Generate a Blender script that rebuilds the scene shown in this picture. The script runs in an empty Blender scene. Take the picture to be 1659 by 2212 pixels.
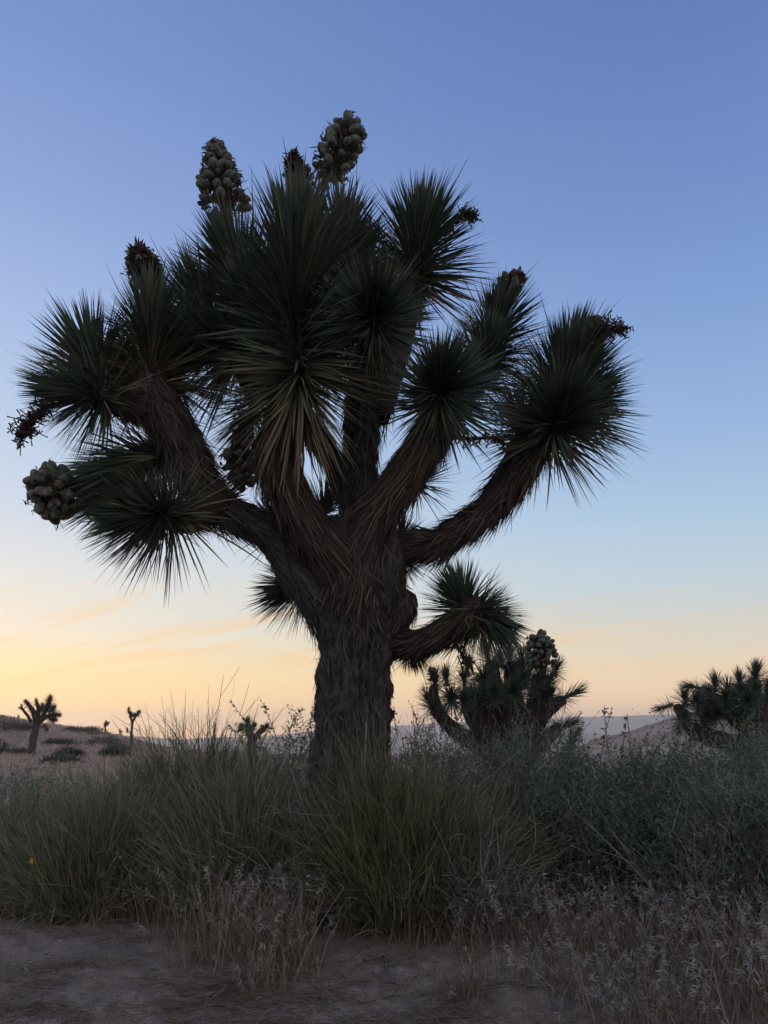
import bpy, math, random
import numpy as np
from mathutils import Vector, Matrix, noise as mnoise

# ------------------------------------------------------------------ camera, sky, sun, exposure
scene = bpy.context.scene
col = scene.collection
CAM = np.array([0.0, 0.0, 0.95])
PITCH = math.radians(16.2)
VFOV = math.radians(68.0)
cd = bpy.data.cameras.new('camera')
cd.sensor_fit = 'VERTICAL'
cd.angle = VFOV
cd.clip_start = 0.05
cd.clip_end = 20000
cam = bpy.data.objects.new('camera', cd)
cam.location = CAM
cam.rotation_euler = (math.radians(90) + PITCH, 0, 0)
col.objects.link(cam)
scene.camera = cam

SUN_AZ = math.radians(-31)          # sunset point, left of the view axis (+Y)
SUN_DIR = Vector((math.sin(SUN_AZ), math.cos(SUN_AZ), 0))


def srgb(r, g, b):
    f = lambda c: ((c / 255) / 12.92 if c / 255 <= 0.04045 else ((c / 255 + 0.055) / 1.055) ** 2.4)
    return (f(r), f(g), f(b), 1)


def build_world():
    w = bpy.data.worlds.new('World')
    scene.world = w
    w.use_nodes = True
    nt = w.node_tree
    nt.nodes.clear()
    N, L = nt.nodes.new, nt.links.new
    tc = N('ShaderNodeTexCoord')
    sep = N('ShaderNodeSeparateXYZ')
    L(tc.outputs['Generated'], sep.inputs[0])

    def m(op, a, b=None, c=None, clamp=False):
        n = N('ShaderNodeMath'); n.operation = op; n.use_clamp = clamp
        for i, v in enumerate((a, b, c)):
            if v is None: continue
            if isinstance(v, (int, float)): n.inputs[i].default_value = v
            else: L(v, n.inputs[i])
        return n.outputs[0]

    el = m('MULTIPLY', m('ARCSINE', sep.outputs[2]), 180 / math.pi)     # elevation in degrees
    elp = m('DIVIDE', m('MAXIMUM', el, 0.0), 90.0)

    def ramp(stops):
        r = N('ShaderNodeValToRGB')
        r.color_ramp.interpolation = 'B_SPLINE' if False else 'EASE' if False else 'LINEAR'
        e = r.color_ramp.elements
        while len(e) > 1: e.remove(e[-1])
        e[0].position = stops[0][0] / 90; e[0].color = srgb(*stops[0][1])
        for p, c in stops[1:]:
            k = e.new(p / 90); k.color = srgb(*c)
        L(elp, r.inputs[0])
        return r.outputs[0]

    near = ramp([(0, (255, 192, 82)), (1.4, (255, 202, 98)), (4, (252, 222, 150)), (6.5, (243, 234, 210)),
                 (10, (230, 231, 226)), (15, (206, 218, 235)), (20, (190, 208, 233)), (27, (168, 191, 230)),
                 (36, (142, 167, 217)), (44, (122, 151, 206)), (55, (104, 134, 190)), (90, (84, 112, 168))])
    side = ramp([(0, (246, 194, 148)), (1.6, (247, 204, 160)), (4, (243, 214, 176)), (6.5, (226, 220, 204)),
                 (10, (198, 215, 224)), (15, (172, 202, 228)), (21, (148, 181, 223)), (29, (126, 159, 212)),
                 (36, (112, 143, 199)), (44, (99, 129, 187)), (52, (90, 119, 176)), (90, (84, 112, 168))])
    anti = ramp([(0, (206, 182, 170)), (4, (224, 196, 182)), (9, (232, 208, 196)), (16, (222, 212, 210)),
                 (28, (212, 209, 216)), (45, (176, 182, 207)), (65, (132, 151, 194)), (90, (94, 122, 176))])
    # angle from the sunset azimuth
    az = m('ARCTAN2', sep.outputs[0], sep.outputs[1])
    d = m('ABSOLUTE', m('SUBTRACT', az, SUN_AZ))
    d = m('MINIMUM', d, m('SUBTRACT', 2 * math.pi, d))
    f1 = N('ShaderNodeMapRange'); f1.interpolation_type = 'SMOOTHSTEP'
    f1.inputs[1].default_value = math.radians(-8); f1.inputs[2].default_value = math.radians(66)
    L(d, f1.inputs[0])
    f2 = N('ShaderNodeMapRange'); f2.interpolation_type = 'SMOOTHSTEP'
    f2.inputs[1].default_value = math.radians(60); f2.inputs[2].default_value = math.radians(150)
    L(d, f2.inputs[0])

    def mix(f, a, b, blend='MIX'):
        n = N('ShaderNodeMix'); n.data_type = 'RGBA'; n.blend_type = blend
        if isinstance(f, (int, float)): n.inputs[0].default_value = f
        else: L(f, n.inputs[0])
        for i, v in ((6, a), (7, b)):
            if isinstance(v, tuple): n.inputs[i].default_value = v
            else: L(v, n.inputs[i])
        return n.outputs[2]

    c = mix(f1.outputs[0], near, side)
    c = mix(f2.outputs[0], c, anti)
    # thin cirrus: streaks on a flat layer high above, seen in perspective
    inv = m('DIVIDE', 1.0, m('ADD', m('MAXIMUM', sep.outputs[2], 0.0), 0.035))
    comb = N('ShaderNodeCombineXYZ')
    L(m('MULTIPLY', sep.outputs[0], inv), comb.inputs[0])
    L(m('MULTIPLY', sep.outputs[1], inv), comb.inputs[1])
    rot = N('ShaderNodeMapping')
    rot.inputs['Rotation'].default_value = (0, 0, math.radians(-136))
    L(comb.outputs[0], rot.inputs[0])
    mp = N('ShaderNodeMapping')
    mp.inputs['Scale'].default_value = (0.10, 0.85, 1)
    L(rot.outputs[0], mp.inputs[0])
    nz = N('ShaderNodeTexNoise')
    nz.inputs['Scale'].default_value = 2.7; nz.inputs['Detail'].default_value = 7
    nz.inputs['Roughness'].default_value = 0.6; nz.inputs['Distortion'].default_value = 0.9
    L(mp.outputs[0], nz.inputs['Vector'])
    cr = N('ShaderNodeMapRange'); cr.interpolation_type = 'SMOOTHSTEP'
    cr.inputs[1].default_value = 0.46; cr.inputs[2].default_value = 0.64
    L(nz.outputs[0], cr.inputs[0])
    lo = N('ShaderNodeMapRange'); lo.interpolation_type = 'SMOOTHSTEP'   # cirrus only low in the sky
    lo.inputs[1].default_value = 12.5; lo.inputs[2].default_value = 5.5
    L(el, lo.inputs[0])
    glow = N('ShaderNodeMapRange'); glow.interpolation_type = 'SMOOTHSTEP'
    glow.inputs[1].default_value = math.radians(75); glow.inputs[2].default_value = math.radians(25)
    L(d, glow.inputs[0])
    cf = m('MULTIPLY', m('MULTIPLY', cr.outputs[0], lo.outputs[0]), m('ADD', m('MULTIPLY', glow.outputs[0], 0.55), 0.08))
    c = mix(cf, c, srgb(255, 210, 140))
    lift = N('ShaderNodeMapRange'); lift.interpolation_type = 'LINEAR'       # the low band is seen through the haze
    lift.inputs[1].default_value = 10.0; lift.inputs[2].default_value = 0.0
    lift.inputs[3].default_value = 0.0; lift.inputs[4].default_value = 1.0
    L(el, lift.inputs[0])
    lf = m('ADD', m('MULTIPLY', m('POWER', lift.outputs[0], 3.0), 1.05), 1.0)
    vm = N('ShaderNodeVectorMath'); vm.operation = 'SCALE'
    L(c, vm.inputs[0]); L(lf, vm.inputs['Scale']); c = vm.outputs[0]
    # a little of the physical sky's own scattering
    sky = N('ShaderNodeTexSky'); sky.sky_type = 'NISHITA'; sky.sun_disc = False
    sky.sun_elevation = math.radians(1.0); sky.sun_rotation = SUN_AZ
    sky.ozone_density = 2.0
    bg = N('ShaderNodeBackground'); bg.inputs[1].default_value = 1.0
    L(c, bg.inputs[0])
    bg2 = N('ShaderNodeBackground'); bg2.inputs[1].default_value = 0.02
    L(sky.outputs[0], bg2.inputs[0])
    ad = N('ShaderNodeAddShader')
    L(bg.outputs[0], ad.inputs[0]); L(bg2.outputs[0], ad.inputs[1])
    out = N('ShaderNodeOutputWorld')
    L(ad.outputs[0], out.inputs[0])


build_world()
sl = bpy.data.lights.new('sun', 'SUN')
sl.energy = 0.5
sl.angle = math.radians(16)
sl.color = (1.0, 0.72, 0.45)
so = bpy.data.objects.new('sun', sl)
col.objects.link(so)
_sd = Vector((SUN_DIR.x, SUN_DIR.y, math.tan(math.radians(3.5)))).normalized()
so.rotation_euler = _sd.to_track_quat('Z', 'Y').to_euler()

vs = scene.view_settings
vs.view_transform = 'Standard'
vs.look = 'None'
vs.exposure = 0.0
vs.gamma = 1.0
vs.use_curve_mapping = False
scene.render.engine = 'CYCLES'
cy = scene.cycles
cy.max_bounces = 5; cy.diffuse_bounces = 3; cy.glossy_bounces = 2; cy.transmission_bounces = 3
cy.volume_bounces = 1; cy.transparent_max_bounces = 4
cy.use_denoising = True

# ------------------------------------------------------------------ picture geometry -> world points
RX = np.array([1.0, 0, 0])
FW = np.array([0, math.cos(PITCH), math.sin(PITCH)])
UPV = np.array([0, -math.sin(PITCH), math.cos(PITCH)])
FD = 1106.0 / math.tan(VFOV / 2)           # focal length in units of a 1659 x 2212 picture


def P(x, y, Y):
    """World point at forward distance Y along the sight line of a 1659 x 2212 picture position."""
    d = FW + RX * ((x - 829.5) / FD) + UPV * ((1106 - y) / FD)
    return CAM + d * (Y / d[1])


def PS(x, y, Y):
    return P(x / 1.15732, y / 1.15732, Y)


def mpp(p):
    return float(np.dot(p - CAM, FW)) / FD


# ------------------------------------------------------------------ helpers
rng = np.random.default_rng(11)
random.seed(5)


def nrm(v):
    return v / np.maximum(np.linalg.norm(v, axis=-1, keepdims=True), 1e-9)


def rvec(n):
    return nrm(rng.normal(size=(n, 3)))


def perp(d):
    """Any unit vectors at right angles to the unit vectors d."""
    a = np.where(np.abs(d[..., 2:3]) < 0.9, np.array([0, 0, 1.0]), np.array([1.0, 0, 0]))
    return nrm(np.cross(d, a))


class MB:
    def __init__(s):
        s.V, s.F, s.T, s.A, s.n = [], [], [], [], 0

    def add(s, V, F, tint, age):
        s.V.append(V.reshape(-1, 3)); s.F.append(F.reshape(-1, 4) + s.n)
        s.T.append(tint.reshape(-1)); s.A.append(age.reshape(-1)); s.n += s.V[-1].shape[0]

    def blades(s, C, W, side, tint=None, age=None, fold=0.0):
        """C (N,S,3) centre lines, W (N,S) half widths, side (N,3) or (N,S,3). fold > 0 gives a V section."""
        N, S, _ = C.shape
        if N == 0: return
        if side.ndim == 2: side = np.repeat(side[:, None, :], S, 1)
        tint = rng.random(N) if tint is None else np.asarray(tint)
        age = np.zeros(N) if age is None else np.asarray(age)
        cols = [C - side * W[..., None], C + side * W[..., None]]
        if fold:
            tg = np.gradient(C, axis=1)
            nr = nrm(np.cross(side, tg))
            cols = [cols[0] + nr * (W * fold)[..., None], C, cols[1] + nr * (W * fold)[..., None]]
        K = len(cols)
        V = np.stack(cols, 2)                                     # N,S,K,3
        idx = np.arange(N * S * K).reshape(N, S, K)
        F = np.stack([idx[:, :-1, :-1], idx[:, :-1, 1:], idx[:, 1:, 1:], idx[:, 1:, :-1]], -1)
        s.add(V, F, np.repeat(tint, S * K), np.repeat(age, S * K))

    def tubes(s, C, R, sides=3, tint=None, age=None):
        N, S, _ = C.shape
        if N == 0: return
        tint = rng.random(N) if tint is None else np.asarray(tint)
        age = np.zeros(N) if age is None else np.asarray(age)
        tg = nrm(np.gradient(C, axis=1))
        u = perp(tg); v = np.cross(tg, u)
        a = np.arange(sides) / sides * 2 * np.pi
        V = C[:, :, None] + R[:, :, None, None] * (u[:, :, None] * np.cos(a)[:, None] + v[:, :, None] * np.sin(a)[:, None])
        idx = np.arange(N * S * sides).reshape(N, S, sides)
        nx = np.roll(idx, -1, 2)
        F = np.stack([idx[:, :-1], nx[:, :-1], nx[:, 1:], idx[:, 1:]], -1)
        s.add(V, F, np.repeat(tint, S * sides), np.repeat(age, S * sides))

    def mesh(s, name, smooth=False):
        V = np.concatenate(s.V); F = np.concatenate(s.F)
        me = bpy.data.meshes.new(name)
        me.vertices.add(len(V)); me.vertices.foreach_set('co', V.astype(np.float32).ravel())
        me.loops.add(F.size); me.loops.foreach_set('vertex_index', F.astype(np.int32).ravel())
        me.polygons.add(len(F))
        me.polygons.foreach_set('loop_start', np.arange(0, F.size, 4, dtype=np.int32))
        for nm, arr in (('tint', s.T), ('age', s.A)):
            at = me.attributes.new(nm, 'FLOAT', 'POINT')
            at.data.foreach_set('value', np.concatenate(arr).astype(np.float32))
        me.update(calc_edges=True)
        me.validate()
        if smooth: me.shade_smooth()
        return me

    def build(s, name, mat, parent=None, origin=None, smooth=False, kind=None):
        if origin is not None: s.V = [v - np.asarray(origin) for v in s.V]
        me = s.mesh(name, smooth)
        me.materials.append(mat)
        o = bpy.data.objects.new(name, me)
        col.objects.link(o)
        if parent is not None: o.parent = parent
        elif origin is not None: o.location = origin
        if kind: o['kind'] = kind
        return o


def tag(o, label=None, cat=None, group=None, kind=None):
    for k, v in (('label', label), ('category', cat), ('group', group), ('kind', kind)):
        if v: o[k] = v
    return o


def empty(name, loc):
    o = bpy.data.objects.new(name, None)
    o.empty_display_size = 0.2
    o.location = loc
    col.objects.link(o)
    return o


def curve(pts, n):
    """Catmull-Rom through pts (K, D), n samples."""
    p = np.asarray(pts, float)
    p = np.concatenate([2 * p[:1] - p[1:2], p, 2 * p[-1:] - p[-2:-1]])
    t = np.linspace(0, len(p) - 3 - 1e-6, n)
    i = t.astype(int); f = (t - i)[:, None]
    a, b, c, d = p[i], p[i + 1], p[i + 2], p[i + 3]
    return 0.5 * (2 * b + (c - a) * f + (2 * a - 5 * b + 4 * c - d) * f ** 2 + (3 * b - a - 3 * c + d) * f ** 3)


def lines(B, D, Ln, bend, S):
    """Curved centre lines: start B, direction D, length Ln, bend (N,3) added as the square."""
    u = np.linspace(0, 1, S)[None, :, None]
    return B[:, None] + D[:, None] * Ln[:, None, None] * u + bend[:, None] * Ln[:, None, None] * u ** 2


# ------------------------------------------------------------------ materials
def material(name, stops, age_stops=None, rough=0.75, nscale=0, namount=0.25, trans=0.0, bump=0.0, spec=0.3, bscale=40):
    mt = bpy.data.materials.new(name); mt.use_nodes = True
    nt = mt.node_tree; nt.nodes.clear()
    N, L = nt.nodes.new, nt.links.new
    out = N('ShaderNodeOutputMaterial'); bs = N('ShaderNodeBsdfPrincipled')
    bs.inputs['Roughness'].default_value = rough
    bs.inputs['Specular IOR Level'].default_value = spec

    def ramp(st, src):
        r = N('ShaderNodeValToRGB'); e = r.color_ramp.elements
        while len(e) > 1: e.remove(e[-1])
        e[0].position = st[0][0]; e[0].color = (*st[0][1], 1)
        for p, c in st[1:]: e.new(p).color = (*c, 1)
        L(src, r.inputs[0]); return r.outputs[0]
    ta = N('ShaderNodeAttribute'); ta.attribute_name = 'tint'
    c = ramp(stops, ta.outputs['Fac'])
    if age_stops:
        aa = N('ShaderNodeAttribute'); aa.attribute_name = 'age'
        c2 = ramp(age_stops, ta.outputs['Fac'])
        mx = N('ShaderNodeMix'); mx.data_type = 'RGBA'
        L(aa.outputs['Fac'], mx.inputs[0]); L(c, mx.inputs[6]); L(c2, mx.inputs[7]); c = mx.outputs[2]
    if nscale:
        tc = N('ShaderNodeTexCoord'); nz = N('ShaderNodeTexNoise')
        nz.inputs['Scale'].default_value = nscale; nz.inputs['Detail'].default_value = 5
        L(tc.outputs['Object'], nz.inputs['Vector'])
        mr = N('ShaderNodeMapRange'); mr.inputs[1].default_value = 0.3; mr.inputs[2].default_value = 0.7
        mr.inputs[3].default_value = 1 - namount; mr.inputs[4].default_value = 1 + namount
        L(nz.outputs[0], mr.inputs[0])
        mu = N('ShaderNodeMix'); mu.data_type = 'RGBA'; mu.blend_type = 'MULTIPLY'; mu.inputs[0].default_value = 1
        L(c, mu.inputs[6]); L(mr.outputs[0], mu.inputs[7]); c = mu.outputs[2]
    if bump:
        tc = N('ShaderNodeTexCoord'); nz = N('ShaderNodeTexNoise')
        nz.inputs['Scale'].default_value = bscale; nz.inputs['Detail'].default_value = 6
        nz.inputs['Roughness'].default_value = 0.65
        L(tc.outputs['Object'], nz.inputs['Vector'])
        bm = N('ShaderNodeBump'); bm.inputs['Strength'].default_value = bump; bm.inputs['Distance'].default_value = 0.02
        L(nz.outputs[0], bm.inputs['Height']); L(bm.outputs[0], bs.inputs['Normal'])
    L(c, bs.inputs['Base Color'])
    sh = bs.outputs[0]
    if trans:
        tr = N('ShaderNodeBsdfTranslucent'); L(c, tr.inputs[0])
        ms = N('ShaderNodeMixShader'); ms.inputs[0].default_value = trans
        L(sh, ms.inputs[1]); L(tr.outputs[0], ms.inputs[2]); sh = ms.outputs[0]
    L(sh, out.inputs[0])
    return mt


M = {}
M['yucca'] = material('yucca_leaf', [(0, (.036, .060, .040)), (.5, (.060, .090, .058)), (1, (.105, .134, .085))],
                      [(0, (.13, .10, .055)), (.5, (.19, .15, .075)), (1, (.26, .21, .10))], rough=.45, spec=.4)
M['thatch'] = material('dead_leaf_thatch', [(0, (.024, .018, .015)), (.5, (.060, .046, .036)), (1, (.135, .102, .075))],
                       [(0, (.045, .042, .041)), (.5, (.085, .080, .078)), (1, (.14, .134, .13))], rough=.8)
M['bark'] = material('bark', [(0, (.078, .069, .064)), (1, (.078, .069, .064))], rough=.9, nscale=14, namount=.45, bump=1.0, bscale=30)
M['flake'] = material('bark_flake', [(0, (.045, .038, .034)), (.6, (.085, .074, .067)), (1, (.15, .134, .122))], rough=.9)
M['core'] = material('stem_core', [(0, (.045, .036, .028)), (1, (.045, .036, .028))], rough=.9)
M['fruit'] = material('fruit_skin', [(0, (.13, .155, .115)), (.5, (.165, .19, .14)), (1, (.15, .14, .105))], rough=.65, nscale=4, namount=.6, bump=.8, bscale=7)
M['bract'] = material('dried_bract', [(0, (.05, .030, .024)), (.5, (.10, .065, .05)), (1, (.17, .12, .09))], rough=.85)
M['ephedra'] = material('ephedra_stem', [(0, (.085, .115, .068)), (.5, (.15, .185, .112)), (1, (.225, .26, .165))],
                        [(0, (.12, .10, .065)), (.5, (.19, .155, .10)), (1, (.27, .225, .155))], rough=.7)
M['olive'] = material('olive_broom_stem', [(0, (.07, .085, .045)), (.5, (.122, .142, .074)), (1, (.19, .205, .112))],
                      [(0, (.11, .088, .056)), (.5, (.18, .145, .092)), (1, (.26, .21, .14))], rough=.7)
M['wood'] = material('grey_twig', [(0, (.11, .098, .088)), (.5, (.20, .182, .168)), (1, (.33, .305, .285))], rough=.85)
M['leafy'] = material('shrub_leaf', [(0, (.075, .118, .065)), (.5, (.135, .19, .105)), (1, (.21, .265, .165))], rough=.55, trans=.3)
M['slopescrub'] = material('dusty_scrub_leaf', [(0, (.065, .062, .05)), (.5, (.10, .098, .08)), (1, (.15, .14, .118))], rough=.8)
M['straw'] = material('dry_grass_straw', [(0, (.12, .082, .050)), (.5, (.225, .165, .105)), (1, (.37, .29, .195))],
                      [(0, (.28, .255, .22)), (.5, (.38, .355, .31)), (1, (.50, .475, .43))], rough=.7, trans=.25)
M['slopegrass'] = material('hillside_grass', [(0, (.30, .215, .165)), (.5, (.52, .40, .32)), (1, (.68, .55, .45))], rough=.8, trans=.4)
M['petal'] = material('yellow_petal', [(0, (.70, .48, .03)), (1, (.85, .62, .06))], rough=.6, trans=.3)
M['pebble'] = material('grit', [(0, (.12, .095, .08)), (.5, (.23, .185, .155)), (1, (.36, .31, .27))], rough=.85)


def ground_material():
    mt = bpy.data.materials.new('desert_ground'); mt.use_nodes = True
    nt = mt.node_tree; nt.nodes.clear()
    N, L = nt.nodes.new, nt.links.new
    out = N('ShaderNodeOutputMaterial'); bs = N('ShaderNodeBsdfPrincipled')
    bs.inputs['Roughness'].default_value = .92; bs.inputs['Specular IOR Level'].default_value = .15
    tc = N('ShaderNodeTexCoord')

    def nz(scale, det=6, rough=.6):
        n = N('ShaderNodeTexNoise'); n.inputs['Scale'].default_value = scale
        n.inputs['Detail'].default_value = det; n.inputs['Roughness'].default_value = rough
        L(tc.outputs['Object'], n.inputs['Vector']); return n.outputs[0]

    def ramp(src, a, b, ca, cb):
        r = N('ShaderNodeValToRGB'); e = r.color_ramp.elements
        e[0].position = a; e[0].color = (*ca, 1); e[1].position = b; e[1].color = (*cb, 1)
        L(src, r.inputs[0]); return r.outputs[0]

    def mul(a, b):
        n = N('ShaderNodeMix'); n.data_type = 'RGBA'; n.blend_type = 'MULTIPLY'; n.inputs[0].default_value = 1
        L(a, n.inputs[6]); L(b, n.inputs[7]); return n.outputs[2]
    c = ramp(nz(2.2), .3, .7, (.36, .28, .225), (.53, .43, .355))
    c = mul(c, ramp(nz(170, 3), .35, .7, (.62, .62, .62), (1.25, 1.22, 1.2)))
    c = mul(c, ramp(nz(14), .3, .65, (.72, .70, .69), (1.08, 1.08, 1.08)))
    # far slopes carry dry grass and dark scrub patches
    far = ramp(nz(.035, 8, .65), .42, .60, (.27, .175, .125), (.46, .325, .245))
    sep = N('ShaderNodeSeparateXYZ'); L(tc.outputs['Object'], sep.inputs[0])
    mr = N('ShaderNodeMapRange'); mr.inputs[1].default_value = 8; mr.inputs[2].default_value = 22
    L(sep.outputs[1], mr.inputs[0])
    mx = N('ShaderNodeMix'); mx.data_type = 'RGBA'
    L(mr.outputs[0], mx.inputs[0]); L(c, mx.inputs[6]); L(far, mx.inputs[7])
    L(mx.outputs[2], bs.inputs['Base Color'])
    ad = N('ShaderNodeMath'); ad.operation = 'ADD'
    L(nz(28, 8, .7), ad.inputs[0]); L(nz(190, 3), ad.inputs[1])
    bm = N('ShaderNodeBump'); bm.inputs['Strength'].default_value = .85; bm.inputs['Distance'].default_value = .022
    L(ad.outputs[0], bm.inputs['Height']); L(bm.outputs[0], bs.inputs['Normal'])
    L(bs.outputs[0], out.inputs[0])
    return mt


# ------------------------------------------------------------------ terrain
def sstep(a, b, x):
    t = np.clip((x - a) / (b - a), 0, 1)
    return t * t * (3 - 2 * t)


def wob(x, y, f, s=0):
    return (np.sin(x * f + 1.3 + s) * np.cos(y * f * 1.13 + .7 - s) + .5 * np.sin(x * f * 2.1 - y * f * 1.7 + s * 2)
            + .3 * np.sin(x * f * 4.3 + y * f * 3.9 + s))


def ground_z(x, y):
    x = np.asarray(x, float); y = np.asarray(y, float)
    r = np.hypot(x, y)
    ang = np.arctan2(x, y)
    b = np.tan(np.clip(ang, -1.2, 1.2))
    front = sstep(2.0, 1.4, np.abs(ang))
    z = .012 * wob(x, y, 2.3) * sstep(60, 8, r) + .008 * wob(x, y, 9.0, 2) * sstep(20, 5, r) + .0045 * wob(x, y, 31.0, 1) * sstep(9, 4, r) + .002 * wob(x + .3 * y, y - .2 * x, 77.0, 3) * sstep(7, 4, r)
    z = z + .05 * sstep(3.0, 4.2, r) * sstep(12, 6, r)
    # left rise and the ground falling away in the middle and on the right
    el = np.interp(b, [-1.2, -.56, -.506, -.42, -.33, -.2, 0, .3, 1.2], [.06, .026, .021, .008, -.006, -.04, -.07, -.07, -.05])
    z1 = .95 + 75 * el + .12 * wob(x, y, .21)
    z = z + (z1 - z) * sstep(36, 76, r) * front
    # beyond the crest: down into the valley
    z = z + (-45 - z) * sstep(78, 700, r) * front
    # tan hill on the right
    eh = np.interp(b, [.12, .20, .235, .261, .306, .337, .369, .42, .5, .8, 1.5], [-.2, -.06, -.028, -.0085, 0, .0095, .017, .026, .04, .07, .08])
    zh = .95 + 190 * eh + .5 * wob(x, y, .045)
    w = np.exp(-((r - 190) / 60.0) ** 2) * front * sstep(.12, .24, b)
    z = z + (np.maximum(zh, z) - z) * w
    # two far ranges
    rid1 = .95 + 1600 * (-.0035 + .0035 * wob(ang * 6, ang * 3, 1.5)) + 0 * r
    rid2 = .95 + 3000 * (np.interp(b, [-.6, -.3, -.12, .08, .25, .5], [-.02, -.016, -.002, .012, .0195, .0225]) + .0008 * wob(ang * 9, ang * 5, 1.0, 1))
    z = z + (np.maximum(rid1, z) - z) * np.exp(-((r - 1600) / 260) ** 2) * front
    z = z + (np.maximum(rid2, z) - z) * np.exp(-((r - 3000) / 420) ** 2)
    return z


def build_ground():
    rr = np.concatenate([[0.0], np.geomspace(.25, 2.4, 22)[:-1], np.geomspace(2.4, 8, 150)[:-1], np.geomspace(8, 90, 110)[:-1], np.geomspace(90, 4200, 110)])
    aa = np.concatenate([np.radians(np.linspace(-48, 48, 320)), np.radians(np.linspace(48, 312, 92))[1:-1]])
    R, A = np.meshgrid(rr, aa, indexing='ij')
    X, Y = R * np.sin(A), R * np.cos(A)
    V = np.stack([X, Y, ground_z(X, Y)], -1)
    idx = np.arange(R.size).reshape(R.shape); nx = np.roll(idx, -1, 1)
    F = np.stack([idx[:-1], idx[1:], nx[1:], nx[:-1]], -1)
    b = MB(); b.add(V, F, np.zeros(R.size), np.zeros(R.size))
    o = b.build('ground', ground_material(), smooth=True)
    tag(o, 'bare gritty sand rising to pale dry slopes and far hills', 'ground', kind='structure')
    return o


build_ground()


def gpt(x, y):
    return np.array([x, y, float(ground_z(x, y))])


# ------------------------------------------------------------------ Joshua tree parts
LEAF_MESHES = []


def unit_leaf(bend, fold, w):
    """A single sword leaf of unit length along +Y, channelled, with a sharp tip."""
    b = MB()
    S = 7
    u = np.linspace(0, 1, S)
    C = np.stack([0 * u, u, -bend * u * u], -1)[None]
    W = (w * np.array([1.25, 1.0, .98, .9, .72, .42, .02]))[None]
    b.blades(C, W, np.array([[1.0, 0, 0]]), fold=fold)
    me = b.mesh('leaf')
    return me


def leaf_meshes():
    for bend, fold, w, a in ((.02, .35, .0105, 0), (.07, .3, .0115, 0), (.14, .25, .0135, .5), (.20, .15, .016, 1.0)):
        me = unit_leaf(bend, fold, w)
        me.attributes['age'].data.foreach_set('value', np.full(len(me.vertices), a, np.float32))
        me.attributes['tint'].data.foreach_set('value', np.full(len(me.vertices), rng.random(), np.float32))
        me.materials.append(M['yucca'])
        LEAF_MESHES.append(me)


leaf_meshes()


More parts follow.
